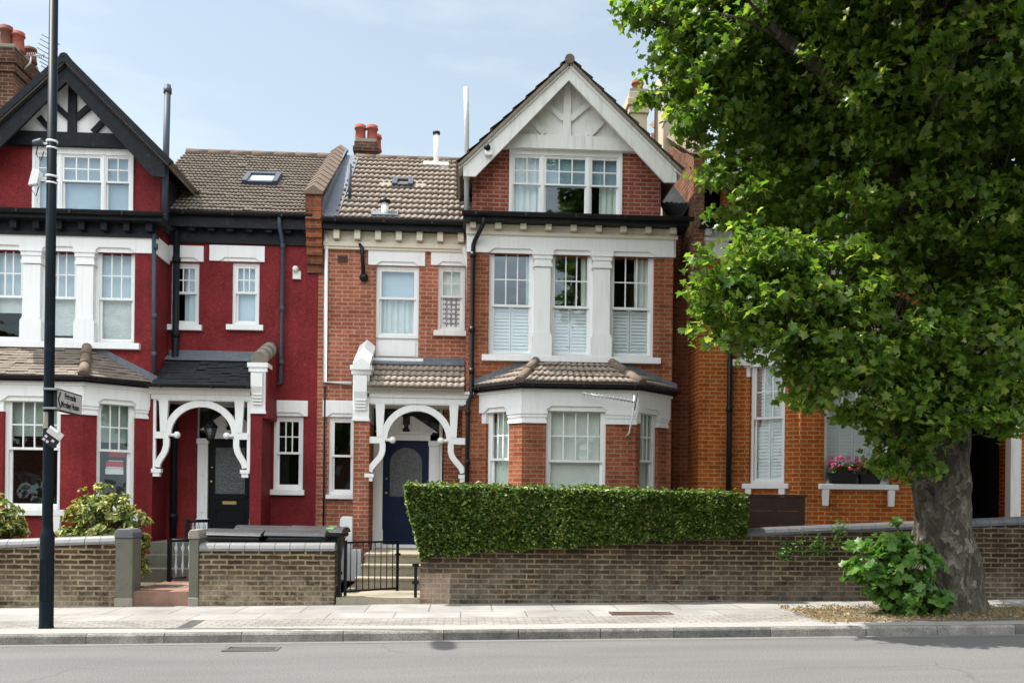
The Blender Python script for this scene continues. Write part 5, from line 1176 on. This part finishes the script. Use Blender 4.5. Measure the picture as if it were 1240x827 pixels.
# ---- porch lantern
x, z = plane(17.0).at(255, 519); ln = thing('porch_lantern', 'black glazed lantern hanging in the red house porch', 'lantern', (x, 17.0, z))
q = MB(); q.lathe((x, 17.0, z), [(.14, .02), (.12, .06), (.05, .14), (.03, .17), (.01, .19)], 6); q.tube([(x, 17, z+.17), (x, 17, zB(244, 484))], .008); q.build('lantern_top', M['iron'], ln)
q = MB(); q.lathe((x, 17.0, z-.20), [(.06, 0), (.11, .215)], 6); q.build('lantern_pane', M['doorglass'], ln)
q = MB()
for i in range(6): a = PI*i/3; q.tube([(x+.06*math.cos(a), 17+.06*math.sin(a), z-.20), (x+.115*math.cos(a), 17+.115*math.sin(a), z+.02)], .008, 5)
q.lathe((x, 17.0, z-.24), [(.02, 0), (.065, .03), (.065, .045)], 6); q.build('lantern_cage', M['iron'], ln)
# ---- cards in the bay window
F3 = Fr((S1['front'][1], C), (S1['back'][1]-S1['front'][1], B-C)); c0 = F3.at(143, 552); c1 = F3.at(148, 570)
cd = thing('window_card', 'red and white cards propped inside the canted bay window of the red house', 'cards', F3.pt(c0[0], -.3, c0[1]))
for (px0, py0, px1, py1, mt) in ((137, 546, 158, 553, 'redcard'), (134, 558, 155, 565, 'redcard'), (133, 567, 155, 574, 'whitecard'), (137, 557, 155, 558, 'whitecard'), (134, 565, 155, 566.5, 'whitecard')):
    x0, x1, z0, z1 = F3.rect(px0, py0, px1, py1); q = MB(); q.box(F3, x0, x1, -.23, -.225, z0, z1); q.build('card', M[mt], cd)
# ---- iron covers
def cover(px0, px1, py, Yc, dep, label, mat, zf, nbar, name, skew=False):
    F = plane(Yc); x0, x1 = F.at(px0, py)[0], F.at(px1, py)[0]; z = zf((x0+x1)/2)+.004; t = thing(name, label, 'drain grate', ((x0+x1)/2, Yc, z), 'iron drain covers'); q = MB(); sl = .014
    q.wbox(x0, x1, Yc-dep/2, Yc-dep/2+.04, z-.02, z+.008); q.wbox(x0, x1, Yc+dep/2-.04, Yc+dep/2, z-.02, z+.008); q.wbox(x0, x0+.04, Yc-dep/2+.041, Yc+dep/2-.041, z-.02, z+.008); q.wbox(x1-.04, x1, Yc-dep/2+.041, Yc+dep/2-.041, z-.02, z+.008); q.build('cover_frame', M[mat], t)
    q = MB()
    for i in range(nbar):
        x = x0+.05+(x1-x0-.1)*(i+.2)/nbar; w = (x1-x0-.1)/nbar*.6
        if skew: q.hexa([(x-.04, Yc-dep/2+.042, z-.02), (x-.04+w, Yc-dep/2+.042, z-.02), (x+.04+w, Yc+dep/2-.042, z-.02), (x+.04, Yc+dep/2-.042, z-.02), (x-.04, Yc-dep/2+.042, z+.006), (x-.04+w, Yc-dep/2+.042, z+.006), (x+.04+w, Yc+dep/2-.042, z+.006), (x+.04, Yc+dep/2-.042, z+.006)])
        else:
            for r in range(3): y = Yc-dep/2+.05+(dep-.1)*r/3; q.wbox(x, x+w, y, y+(dep-.1)/3*.75, z-.02, z+.006)
    q.build('grille', M[mat], t)
    q = MB(); q.wbox(x0+.03, x1-.03, Yc-dep/2+.03, Yc+dep/2-.03, z-.019, z-.010); q.build('pit', M['dark'], t)
cover(739, 814, 745, 12.38, .30, 'long rusty red grate set in the pavement before the hedge', 'rust', lambda x: g(x), 26, 'drain_grate')
cover(272, 338, 787, 10.45, .28, 'worn grey gully grate set in the road at the kerb', 'grate', lambda x: g(x)-.118, 11, 'gully_grate', True)
x0, x1 = plane(14.6).at(208, 715)[0], plane(14.6).at(229, 715)[0]; t = thing('inspection_cover', 'small grey cover let into the red tiled path', 'drain cover', ((x0+x1)/2, 14.5, .16)); q = MB(); q.wbox(x0, x1, 14.35, 14.75, .15, .162); q.build('plate', M['concrete'], t); q = MB(); q.wbox(x0+.05, x1-.05, 14.4, 14.7, .1625, .166); q.build('panel', M['grate'], t)
# ------------------------------------------------------------------ vegetation
def on_ball(n): v = RNG.normal(size=(n, 3)); return v/np.linalg.norm(v, axis=1, keepdims=True)
UP = np.array((0, 0, 1.0))
def sprays(centres, outs, per, rad, up=.8, out=.5, rnd=.55):
    """leaf positions and normals for sprays of leaves round each centre"""
    P, Nn = [], []
    for c, o in zip(centres, outs):
        k = int(per*RNG.uniform(.6, 1.4)); d = on_ball(k)*(RNG.random((k, 1))**.6)*rad; d[:, 2] *= .6
        P.append(c+d); Nn.append(UP*up+o*out+RNG.normal(size=(k, 3))*rnd)
    return np.concatenate(P), np.concatenate(Nn)
# --- the plane tree
TY = 12.35; bx0, bz0 = plane(TY).at(1147, 744)
tree = thing('plane_tree', 'large plane tree with mottled bark and dense lit crown on the right', 'tree', (bx0, TY, g(bx0)))
def tp(px, py, Y): a = plane(Y).at(px, py); return (a[0], Y, a[1])
tr = MB(); tr.tube([tp(1148, 752, TY), tp(1148, 738, TY), tp(1147, 715, TY), tp(1146, 685, TY), tp(1143, 650, TY), tp(1141, 610, TY), tp(1139, 570, TY), tp(1140, 520, TY), tp(1143, 470, TY), tp(1146, 420, TY), tp(1150, 350, TY)], [.68, .58, .50, .455, .43, .41, .405, .40, .40, .38, .33], 40)
def noisy(mb, amp, f):
    from mathutils import noise
    for i, v in enumerate(mb.v):
        n = noise.noise(Vector(v)*f)*amp+noise.noise(Vector(v)*f*2.7)*amp*.5; d = Vector((v[0]-bx0, v[1]-TY, 0)); l = d.length or 1; d /= l
        mb.v[i] = (v[0]+d.x*n, v[1]+d.y*n, v[2])
# denser rings so that bulges show
def dens(pts, rs, k):
    P, R = [], []
    for i in range(len(pts)-1):
        for j in range(k): t = j/k; P.append(tuple(pts[i][q]*(1-t)+pts[i+1][q]*t for q in range(3))); R.append(rs[i]*(1-t)+rs[i+1]*t)
    return P+[pts[-1]], R+[rs[-1]]
tr = MB(); pts, rs = dens([tp(1148, 756, TY), tp(1148, 738, TY), tp(1147, 715, TY), tp(1146, 685, TY), tp(1143, 650, TY), tp(1141, 610, TY), tp(1139, 570, TY), tp(1140, 520, TY), tp(1143, 470, TY), tp(1146, 420, TY), tp(1150, 350, TY)], [.62, .53, .465, .425, .40, .385, .38, .375, .375, .36, .32], 6)
tr.tube(pts, rs, 44); noisy(tr, .07, 2.2)
for px, py, r in ((1112, 565, .17), (1118, 600, .09), (1165, 540, .10)): tr.ball((*tp(px, py, TY-.27)[:2], tp(px, py, TY-.27)[2]), r, 14)
tr.build('trunk', M['bark'], tree)
limbs = [([(1148, 370, 0), (1120, 270, -.3), (1060, 170, -.7), (990, 80, -1.1), (930, 30, -1.4)], .24), ([(1150, 360, 0), (1165, 230, .2), (1160, 80, .4), (1170, -120, .3), (1160, -320, 0)], .26), ([(1150, 380, 0), (1210, 280, .2), (1290, 180, .5), (1380, 90, .6)], .20),
    ([(1145, 430, 0), (1090, 370, -.6), (1010, 340, -1.0), (930, 335, -1.3), (880, 345, -1.4)], .13), ([(1140, 330, .0), (1070, 230, .7), (980, 180, 1.1), (890, 120, 1.2)], .16), ([(1148, 300, .0), (1130, 180, -1.0), (1150, 60, -1.8), (1200, -60, -2.2)], .17), ([(1150, 420, 0), (1200, 440, -.5), (1240, 450, -.8)], .08), ([(1110, 560, -.3), (1080, 540, -.6), (1050, 520, -.8)], .05)]
tips = []
for path, r in limbs:
    P3 = [np.array(tp(px, py, TY+dy)) for px, py, dy in path]; m = len(P3)
    q = MB(); pp, rr = dens([tuple(p) for p in P3], [r*(1-.75*i/(m-1)) for i in range(m)], 3); q.tube(pp, rr, 12, wob=.05)
    for i in range(1, len(pp)):
        if random.random() < (.75 if r > .14 else .35):
            a = np.array(pp[i]); d = on_ball(1)[0]; d[2] = abs(d[2])*.6-.1; L = random.uniform(.6, 1.5) if r > .14 else random.uniform(.3, .6); b = a+d*L*.55+np.array((0, 0, .06)); c = a+d*L
            q.tube([tuple(a), tuple(b), tuple(c)], [rr[i]*.4+.006, .016, .006], 6)
    q.build('limb', M['bark'], tree)
# crown masses: pixel centre, radius in pixels, depth offset
BL = [(826, 40, 62, -.4), (800, 5, 48, -.2), (815, 100, 40, -.3), (870, 135, 62, -.6), (905, 70, 95, -.5), (880, -60, 120, 0), (985, 20, 150, -.6), (1000, 130, 110, .4), (1110, 90, 170, -1.2), (1235, 70, 170, -.6), (960, 215, 62, -.2), (1050, 250, 120, -.6), (1190, 260, 140, -.8), (1240, 330, 120, -.6),
      (858, 340, 36, -1.5), (895, 365, 58, -1.4), (925, 325, 58, -1.4), (905, 245, 48, -.8), (880, 205, 34, -.7), (945, 290, 46, -1.0), (955, 390, 72, -1.3), (1000, 350, 75, -1.3), (1010, 425, 68, -1.3), (1065, 400, 85, -1.2), (1068, 478, 62, -1.0), (1088, 548, 38, -.8), (1120, 440, 70, -1.0), (1200, 410, 80, -1.0), (1190, 480, 46, -1.0), (1230, 470, 50, -.8), (985, 470, 36, -1.2), (1125, 505, 44, -1.1), (1172, 492, 44, -1.1), (1102, 562, 30, -.8), (1215, 505, 40, -1.0), (872, 405, 30, -1.4),
      (1000, -200, 200, 0), (1200, -180, 260, 0), (1150, -420, 260, 0), (1400, -50, 240, 0), (1420, 220, 200, .2), (1330, 400, 130, 0), (1100, 130, 170, 1.6), (1240, 160, 180, 1.8), (980, 90, 120, 1.4), (1330, -300, 220, 0), (1050, -230, 200, -2.6), (1230, -260, 230, -3.0), (1380, -180, 210, -2.6), (960, -330, 200, -1.6), (960, -190, 120, -3.4), (1130, -170, 120, -4.0), (1280, -190, 130, -4.0), (1060, -260, 150, -4.2), (1400, 100, 150, -2.5), (1150, -140, 90, -4.6), (1010, -150, 100, -4.4), (900, -190, 90, -3.0)]  # includes unseen masses overhead, added to shade the visible crown
cent, outs = [], []
for px, py, r, dy in BL:
    Y = TY+dy; c = np.array(tp(px, py, Y)); R = r/FPX*Y; vis = px < 1300 and py > -100
    n = max(6, int((32 if vis else 19)*(R/.55)**2))
    d = on_ball(n); d[:, 2] = np.where(d[:, 2] < -.5, d[:, 2]*.7, d[:, 2]); q = RNG.uniform(.55, 1.0, (n, 1))**.7
    cent.append(c+d*R*q); outs.append(d)
cent = np.concatenate(cent); outs = np.concatenate(outs); ok = cent[:, 1] < 15.6; cent, outs = cent[ok], outs[ok]
P, Nn = sprays(cent, outs, 26, .26, rnd=.7)
tw = MB()
for i in range(0, len(cent), 2):
    a = cent[i]; d = outs[i]; b = a-d*.45-UP*.12; tw.tube([tuple(b), tuple((a+b)/2+UP*.03), tuple(a)], [.011, .008, .004], 4, cap=False)
tw.build('twigs', M['twig'], tree)
cr = leaves('crown', M['planeleaf'], tree, P, Nn, RNG.uniform(.055, .125, len(P)), fold=.28, droop=.4)
print('crown leaves', len(P))
# --- shoots at the foot of the trunk
F = plane(11.95); sx, sz = F.at(1080, 748)
sh = thing('sucker_shoots', 'bright green leafy shoots growing from the foot of the plane tree', 'shoots', (sx, 11.95, g(sx)))
c2, o2 = [], []
for px, py, r, dy in ((1062, 680, 36, 0), (1085, 658, 26, .05), (1100, 690, 38, -.05), (1075, 712, 34, -.1), (1112, 718, 30, 0), (1040, 690, 22, 0), (1135, 728, 20, -.1), (1098, 735, 26, -.1), (1128, 672, 16, -.15)):
    Y = 11.9+dy; c = np.array(tp(px, py, Y)); R = r/FPX*Y; n = int(16*(R/.3)**2)+4; d = on_ball(n); c2.append(c+d*R*RNG.uniform(.3, 1, (n, 1))); o2.append(d)
c2 = np.concatenate(c2); o2 = np.concatenate(o2); P, Nn = sprays(c2, o2, 6, .12, up=.5, out=.7, rnd=.5); ok = P[:, 2] > g(sx)+.03; P, Nn = P[ok], Nn[ok]
leaves('foliage', M['shootleaf'], sh, P, Nn, RNG.uniform(.09, .16, len(P)), fold=.2, droop=.35)
q = MB()
for i in range(0, len(c2), 3): a = c2[i]; b = np.array((sx+RNG.uniform(-.1, .5), 12.0+RNG.uniform(-.1, .1), g(sx))); q.tube([tuple(b), tuple((a+b)/2+np.array((0, -.03, .08))), tuple(a)], [.012, .009, .004], 5)
q.build('stems', M['bark'], sh)
# --- clipped hedge
hx0, hx1 = plane(13.55).at(489, 620)[0], plane(13.6).at(905, 620)[0]; hy0, hy1 = 13.58, 14.7
htop = lambda x: lin(489, 586, 905, 597, plane(13.6))(x); hbot = lambda x: lin(500, 677, 905, 650, plane(13.6))(x)
hd_ = thing('hedge', 'long clipped dark green privet hedge overhanging the dark brick wall', 'hedge', ((hx0+hx1)/2, 14.1, g(0)))
def left_edge(z): t = (htop(hx0)-z)/(htop(hx0)-hbot(hx0)); return hx0+.26*max(0, min(1, t))**1.2
co = MB(); xs = [hx0+.36+(hx1-hx0-.5)*i/12 for i in range(13)]
for i in range(12):
    a, b = xs[i], xs[i+1]; co.hexa([(a, hy0+.12, hbot(a)+.10), (b, hy0+.12, hbot(b)+.10), (b, hy1-.12, .4), (a, hy1-.12, .4), (a, hy0+.12, htop(a)-.12), (b, hy0+.12, htop(b)-.12), (b, hy1-.12, htop(b)-.12), (a, hy1-.12, htop(a)-.12)])
co.build('twigs', M['hedgecore'], hd_)
from mathutils import noise as mn
def bumpy(x, y, z): return .10*mn.noise(Vector((x*1.6, y*1.6, z*1.6)))+.035*mn.noise(Vector((x*5, y*5, z*5)))
hp, hn = [], []
NF = 34000
for i in range(NF):
    x = random.uniform(hx0, hx1); t = random.random(); zt, zb_ = htop(x), hbot(x); z = zb_+(zt-zb_)*t
    xm = left_edge(z)
    if x < xm: continue
    y = hy0+bumpy(x, 0, z)+random.random()**1.6*.16+.10*max(0, t-.9)*3
    edge = .06*mn.noise(Vector((x*4, 1, 3)))
    if t < .04+edge: continue
    hp.append((x, y-.02, z)); hn.append((random.gauss(0, .5), -.42+random.gauss(0, .4), 1+random.gauss(0, .4)))
for i in range(15000):
    x = random.uniform(hx0+.03, hx1); y = random.uniform(hy0+.02, hy1); z = htop(x)+bumpy(x, y, 0)*1.0-random.random()**1.6*.12-(.08 if y < hy0+.08 else 0)
    hp.append((x, y, z)); hn.append((random.gauss(0, .5), random.gauss(-.2, .5), 1))
for i in range(6000):
    y = random.uniform(hy0, hy1); s = random.random() < .6; x0 = hx0 if s else hx1; z = hbot(x0)+(htop(x0)-hbot(x0))*random.random()
    x = (left_edge(z)+random.random()*.12+bumpy(y, 0, z)) if s else hx1-random.random()*.12+bumpy(y, 0, z)
    hp.append((x, y, z)); hn.append(((-1 if s else 1)+random.gauss(0, .3), random.gauss(-.2, .4), .5+random.gauss(0, .4)))
for i in range(300):      # a few young shoots above the clipped top
    x = random.uniform(hx0, hx1); y = random.uniform(hy0, hy1); z = htop(x)+random.uniform(0, .07); hp.append((x, y, z)); hn.append((random.gauss(0, 1), random.gauss(0, 1), 1))
leaves('foliage', M['bush'], hd_, hp, hn, RNG.uniform(.04, .08, len(hp)), OVATE, OVATEF, .3, .3)
# --- variegated shrubs
def shrub(label, blobs, Y, base, n_scale=1.0, name='variegated_shrub'):
    t = thing(name, label, 'shrub', (base[0], Y, base[2])); P3, N3, S = [], [], MB()
    for px, py, r, dy in blobs:
        c = np.array(tp(px, py, Y+dy)); R = r/FPX*(Y+dy); n = int(24*n_scale*(R/.3)**2)+4; d = on_ball(n); d[:, 2] = np.where(d[:, 2] < -.3, d[:, 2]*.5, d[:, 2])
        for p, o in zip(c+d*R*RNG.uniform(.55, 1, (n, 1)), d):
            k = RNG.integers(7, 12); ax = o+UP*.7; ax /= np.linalg.norm(ax); sd_ = on_ball(k); sd_ -= (sd_@ax)[:, None]*ax; sd_ /= np.linalg.norm(sd_, axis=1, keepdims=True)
            P3.append(p+sd_*.05+ax*.01); N3.append(ax*1.0+sd_*.1+RNG.normal(size=(k, 3))*.3)
            if RNG.random() < .3: S.tube([tuple(p), tuple((p+np.array((base[0], Y+.1, base[2]+.3)))/2), (base[0], Y+.1, base[2])], [.005, .009, .014], 4)
    P3 = np.concatenate(P3); N3 = np.concatenate(N3); leaves('foliage', M['varleaf'], t, P3, N3, RNG.uniform(.10, .16, len(P3)), LANCE, OVATEF, .25, .35); S.build('stems', M['bark'], t)
Ys = 14.55; shrub('tall variegated yellow-green shrub between the gate pier and the red bay', ((118, 606, 24, 0), (98, 622, 24, 0), (138, 618, 26, 0), (160, 632, 22, .1), (120, 640, 30, 0), (90, 645, 22, 0), (155, 660, 24, .1), (168, 685, 16, 0), (140, 668, 24, 0), (108, 665, 26, 0), (172, 655, 12, 0)), Ys, tp(130, 690, Ys))
shrub('variegated yellow-green shrub cut by the left edge of the photo', ((8, 628, 22, 0), (-12, 622, 28, 0), (20, 640, 14, 0), (-35, 630, 28, 0), (4, 655, 24, 0), (-20, 655, 28, 0)), Ys, tp(-10, 690, Ys))
# --- flower box on the neighbour's sill
F2 = Fr((0, C-.02), (1, 0))
for (a, b, lb) in ((1004, 1037, 'black window box of pink geraniums on the white sill, nearer the pier'), (1040, 1066, 'black window box of pink geraniums on the white sill, nearer the tree')):
    x0, z0 = F2.at(a, 585); x1, _ = F2.at(b, 585); z0 = S3['gz'][0]+.006; t = thing('flower_box', lb, 'window box', ((x0+x1)/2, C, z0), 'window boxes')
    q = MB(); q.hexa([(x0+.03, C-.065, z0), (x1-.03, C-.065, z0), (x1-.03, C+.04, z0), (x0+.03, C+.04, z0), (x0, C-.10, z0+.19), (x1, C-.10, z0+.19), (x1, C+.05, z0+.19), (x0, C+.05, z0+.19)]); q.box(F2, x0-.012, x1+.012, -.07, .095, z0+.17, z0+.195); q.build('trough', M['plasticb'], t)
    n = 260; P3 = np.stack([RNG.uniform(x0, x1, n), RNG.uniform(C-.13, C+.05, n), z0+.19+RNG.random(n)*.17], 1); leaves('foliage', M['gerleaf'], t, P3, UP+RNG.normal(size=(n, 3))*.5, RNG.uniform(.04, .08, n), LEAF5, LEAF5F)
    heads = np.stack([RNG.uniform(x0-.03, x1+.03, 22), RNG.uniform(C-.17, C+.02, 22), z0+.25+RNG.random(22)*.22], 1); P3 = np.repeat(heads, 16, 0)+on_ball(22*16)*.036; leaves('blossom', M['petal'], t, P3, P3-np.repeat(heads, 16, 0), np.full(len(P3), .038), OVATE, OVATEF)
# --- weeds rooted in the wall
for px, py, w_, lb in ((985, 660, 22, 'pale weed trailing down the dark wall left of the shoots'), (1015, 643, 10, 'small weed tuft on top of the dark wall coping'), (948, 668, 9, 'tiny weed tuft growing low in the dark wall')):
    c = np.array(tp(px, py, W-.04)); t = thing('wall_weed', lb, 'weed', tuple(c), 'weeds on the dark wall'); n = int(w_*9); P3 = c+RNG.normal(size=(n, 3))*np.array((w_/80*.55, .03, .10)); leaves('foliage', M['gerleaf'] if w_ < 5 else M['shootleaf'], t, P3, np.array((0, -1, .6))+RNG.normal(size=(n, 3))*.4, RNG.uniform(.03, .06, n), OVATE, OVATEF)
# --- tree pit with dry leaves and grass
x0 = plane(12).at(985, 745)[0]; mb = MB(); nx = 40
for j in range(7):
    for i in range(nx+1):
        x = x0+(8.5-x0)*i/nx; y = K+.32+(12.75-K-.32)*j/6; e = min(1, j/1.5, (6-j)/1.5, i/3); mb.v.append((x+(.18*mn.noise(Vector((y*3, 0, 1))) if i == 0 else 0), y+(.10*mn.noise(Vector((x*2, 0, 0))) if j in (0, 6) else 0), g(x)+.006+.035*e*(.6+mn.noise(Vector((x*2.5, y*2.5, 0))))))
mb.f = [(j*(nx+1)+i, j*(nx+1)+i+1, (j+1)*(nx+1)+i+1, (j+1)*(nx+1)+i) for j in range(6) for i in range(nx)]; mb.sm = [True]*len(mb.f); o = mb.build('tree_pit', M['soil'], None, recalc=False); o['kind'] = 'structure'
n = 1300; X = x0-.2+RNG.random(n)**1.5*(8-x0); Yy = RNG.uniform(K+.2, 12.85, n); P3 = np.stack([X, Yy, np.array([g(x) for x in X])+.035+RNG.random(n)*.03], 1)
o = leaves('leaf_litter', M['litter'], None, P3, UP+RNG.normal(size=(n, 3))*.45, RNG.uniform(.02, .07, n), LANCE, OVATEF, .4, .5); tag(o, 'dry brown leaf litter scattered over the tree pit', 'leaf litter', None, 'stuff')
n = 900; X = x0+RNG.random(n)*(8-x0); Yy = RNG.uniform(K+.4, 12.7, n); P3 = np.stack([X, Yy, np.array([g(x) for x in X])+.05], 1)
BL_ = np.array([(-.04, 0), (.04, 0), (.02, .6), (0, 1), (-.02, .6)]); o = leaves('dry_grass', M['grass'], None, P3, np.array((0, -1, .2))+RNG.normal(size=(n, 3))*np.array((.8, .8, .2)), RNG.uniform(.05, .13, n), BL_, [(0, 1, 2, 4), (4, 2, 3, 3)][:1]+[(4, 2, 3, 0)][:0], 0, .3); tag(o, 'dry grass blades round the plane tree foot', 'grass', None, 'stuff')
# ------------------------------------------------------------------ the far side of the street (mirrored in the window glass)
for i, (x, y, h_, r) in enumerate(((-15, -9, 9.5, 3.2), (-8.5, -11, 8, 2.8), (10, -9.5, 16.5, 2.9), (14.5, -10, 9, 3.2), (-24, -10, 10, 3.5), (20, -11, 9, 3.2))):
    t = thing('street_tree', ('broad', 'small round', 'very tall', 'rounded', 'spreading', 'bushy')[i]+' green tree on the far pavement, mirrored in the window glass', 'tree', (x, y, g(x)), 'trees across the road')
    q = MB(); q.tube([(x, y, -.4), (x+.1, y, h_*.3), (x, y, h_*.7)], [.3, .24, .12], 10); q.build('trunk', M['bark'], t)
    n = 2600; d = on_ball(n); z0 = h_*.26; P3 = np.array((x, y, (h_+z0)/2))+d*np.array((r, r*.8, (h_-z0)/2))*RNG.uniform(.5, 1, (n, 1))**.5; leaves('crown', M['planeleaf'], t, P3, d+RNG.normal(size=(n, 3))*.6, RNG.uniform(.4, .75, n), LEAF5, LEAF5F)
for i, x in enumerate((-27, -18, -9, 0, 9, 18)):
    t = thing('far_house', ('far', 'next to far', 'third', 'fourth', 'fifth', 'sixth')[i]+' brick house on the opposite side of the road, counted from the left', 'house', (x+4.5, -20, 0), 'houses across the road')
    Fo = Fr((x+9, -20), (-1, 0)); hs = [(a, a+1.2, z, z+1.7) for a in (1.4, 5.6) for z in (1.2, 4.4)]; q = MB(); q.wall(Fo, 0, 8.98, -.5, 7, hs, .3); q.build('wall', M['palebrick'], t)
    for a, b, c, e in hs: sash(t, Fo, a, b, c, e, 1, 1, .5, fill=[('blind', 'net', .4, 1)])
    q = MB(); q.extr([(x, -19.6, 6.95), (x+8.98, -19.6, 6.95), (x+8.98, -24, 10), (x, -24, 10)], (0, 0, .12)); q.build('roof', M['slate'], t)
# ------------------------------------------------------------------ light, sky, camera
EL, TO = math.radians(60), Vector((-1, .10, 0)).normalized()
sd3 = Vector((TO.x*math.cos(EL), TO.y*math.cos(EL), math.sin(EL)))
sun = bpy.data.lights.new('sun', 'SUN'); sun.energy = 4.3; sun.angle = math.radians(.53); sun.color = (1, .955, .89)
so = bpy.data.objects.new('sun', sun); COL.objects.link(so); so.rotation_euler = sd3.to_track_quat('Z', 'Y').to_euler(); so.location = (-10, 5, 30)
wd = bpy.data.worlds.new('World'); SC.world = wd; wd.use_nodes = True; nt = wd.node_tree
for n_ in list(nt.nodes): nt.nodes.remove(n_)
k = N(nt); sky = nt.nodes.new('ShaderNodeTexSky'); sky.sky_type = 'NISHITA'; sky.sun_disc = False; sky.sun_elevation = EL; sky.sun_rotation = math.atan2(TO.x, TO.y); sky.air_density = 1.0; sky.dust_density = 2.2; sky.ozone_density = 1.0
tc = k.n('TexCoord').outputs['Generated']; mp = k.n('Mapping', i_Vector=tc); mp.inputs['Scale'].default_value = (1.3, 1.3, 5)
cl = k.ramp(k.noise(mp.outputs[0], 2.2, 7, .55), [(.42, 0), (.78, 1)])
yy = k.n('SeparateXYZ', i_Vector=tc).outputs[1]
rear_fill = k.n('MapRange', i_Value=yy, i_1=.25, i_2=-.55, i_3=0.0, i_4=1.0).outputs[0]
zz = k.n('SeparateXYZ', i_Vector=tc).outputs[2]
rear_fill = k.math('MULTIPLY', rear_fill, k.n('MapRange', i_Value=zz, i_1=.08, i_2=.5, i_3=.14, i_4=1.0).outputs[0])
haze = k.math('ADD', k.math('MULTIPLY', cl, .45), k.n('MapRange', i_Value=zz, i_1=0.0, i_2=.55, i_3=.62, i_4=.30).outputs[0])
col = k.mix(haze, sky.outputs[0], (5.35, 6.1, 5.95))
col = k.mix(k.math('MULTIPLY', rear_fill, k.math('ADD', k.math('MULTIPLY', cl, .5), .45)), col, (24.0, 25.0, 25.6))      # added brightness in the unseen sky behind the camera, filling the shaded fronts
bg = k.n('Background', i_Color=col, i_Strength=.095); ow = nt.nodes.new('ShaderNodeOutputWorld'); nt.links.new(bg.outputs[0], ow.inputs[0])
cam = bpy.data.cameras.new('camera'); cam.sensor_width = 36; cam.sensor_fit = 'HORIZONTAL'; cam.lens = 36*FPX/1240; cam.shift_y = (CY-413.5)/1240; cam.clip_end = 2000; cam.clip_start = .05
co_ = bpy.data.objects.new('camera', cam); COL.objects.link(co_); co_.matrix_world = Matrix.Translation((0, 0, H0)) @ CM.to_4x4(); SC.camera = co_
SC.view_settings.view_transform = 'Standard'; SC.view_settings.look = 'None'; SC.view_settings.exposure = 1.0; SC.view_settings.gamma = 1; SC.view_settings.use_curve_mapping = False
SC.cycles.max_bounces = 8; SC.cycles.transparent_max_bounces = 12; SC.cycles.use_denoising = True
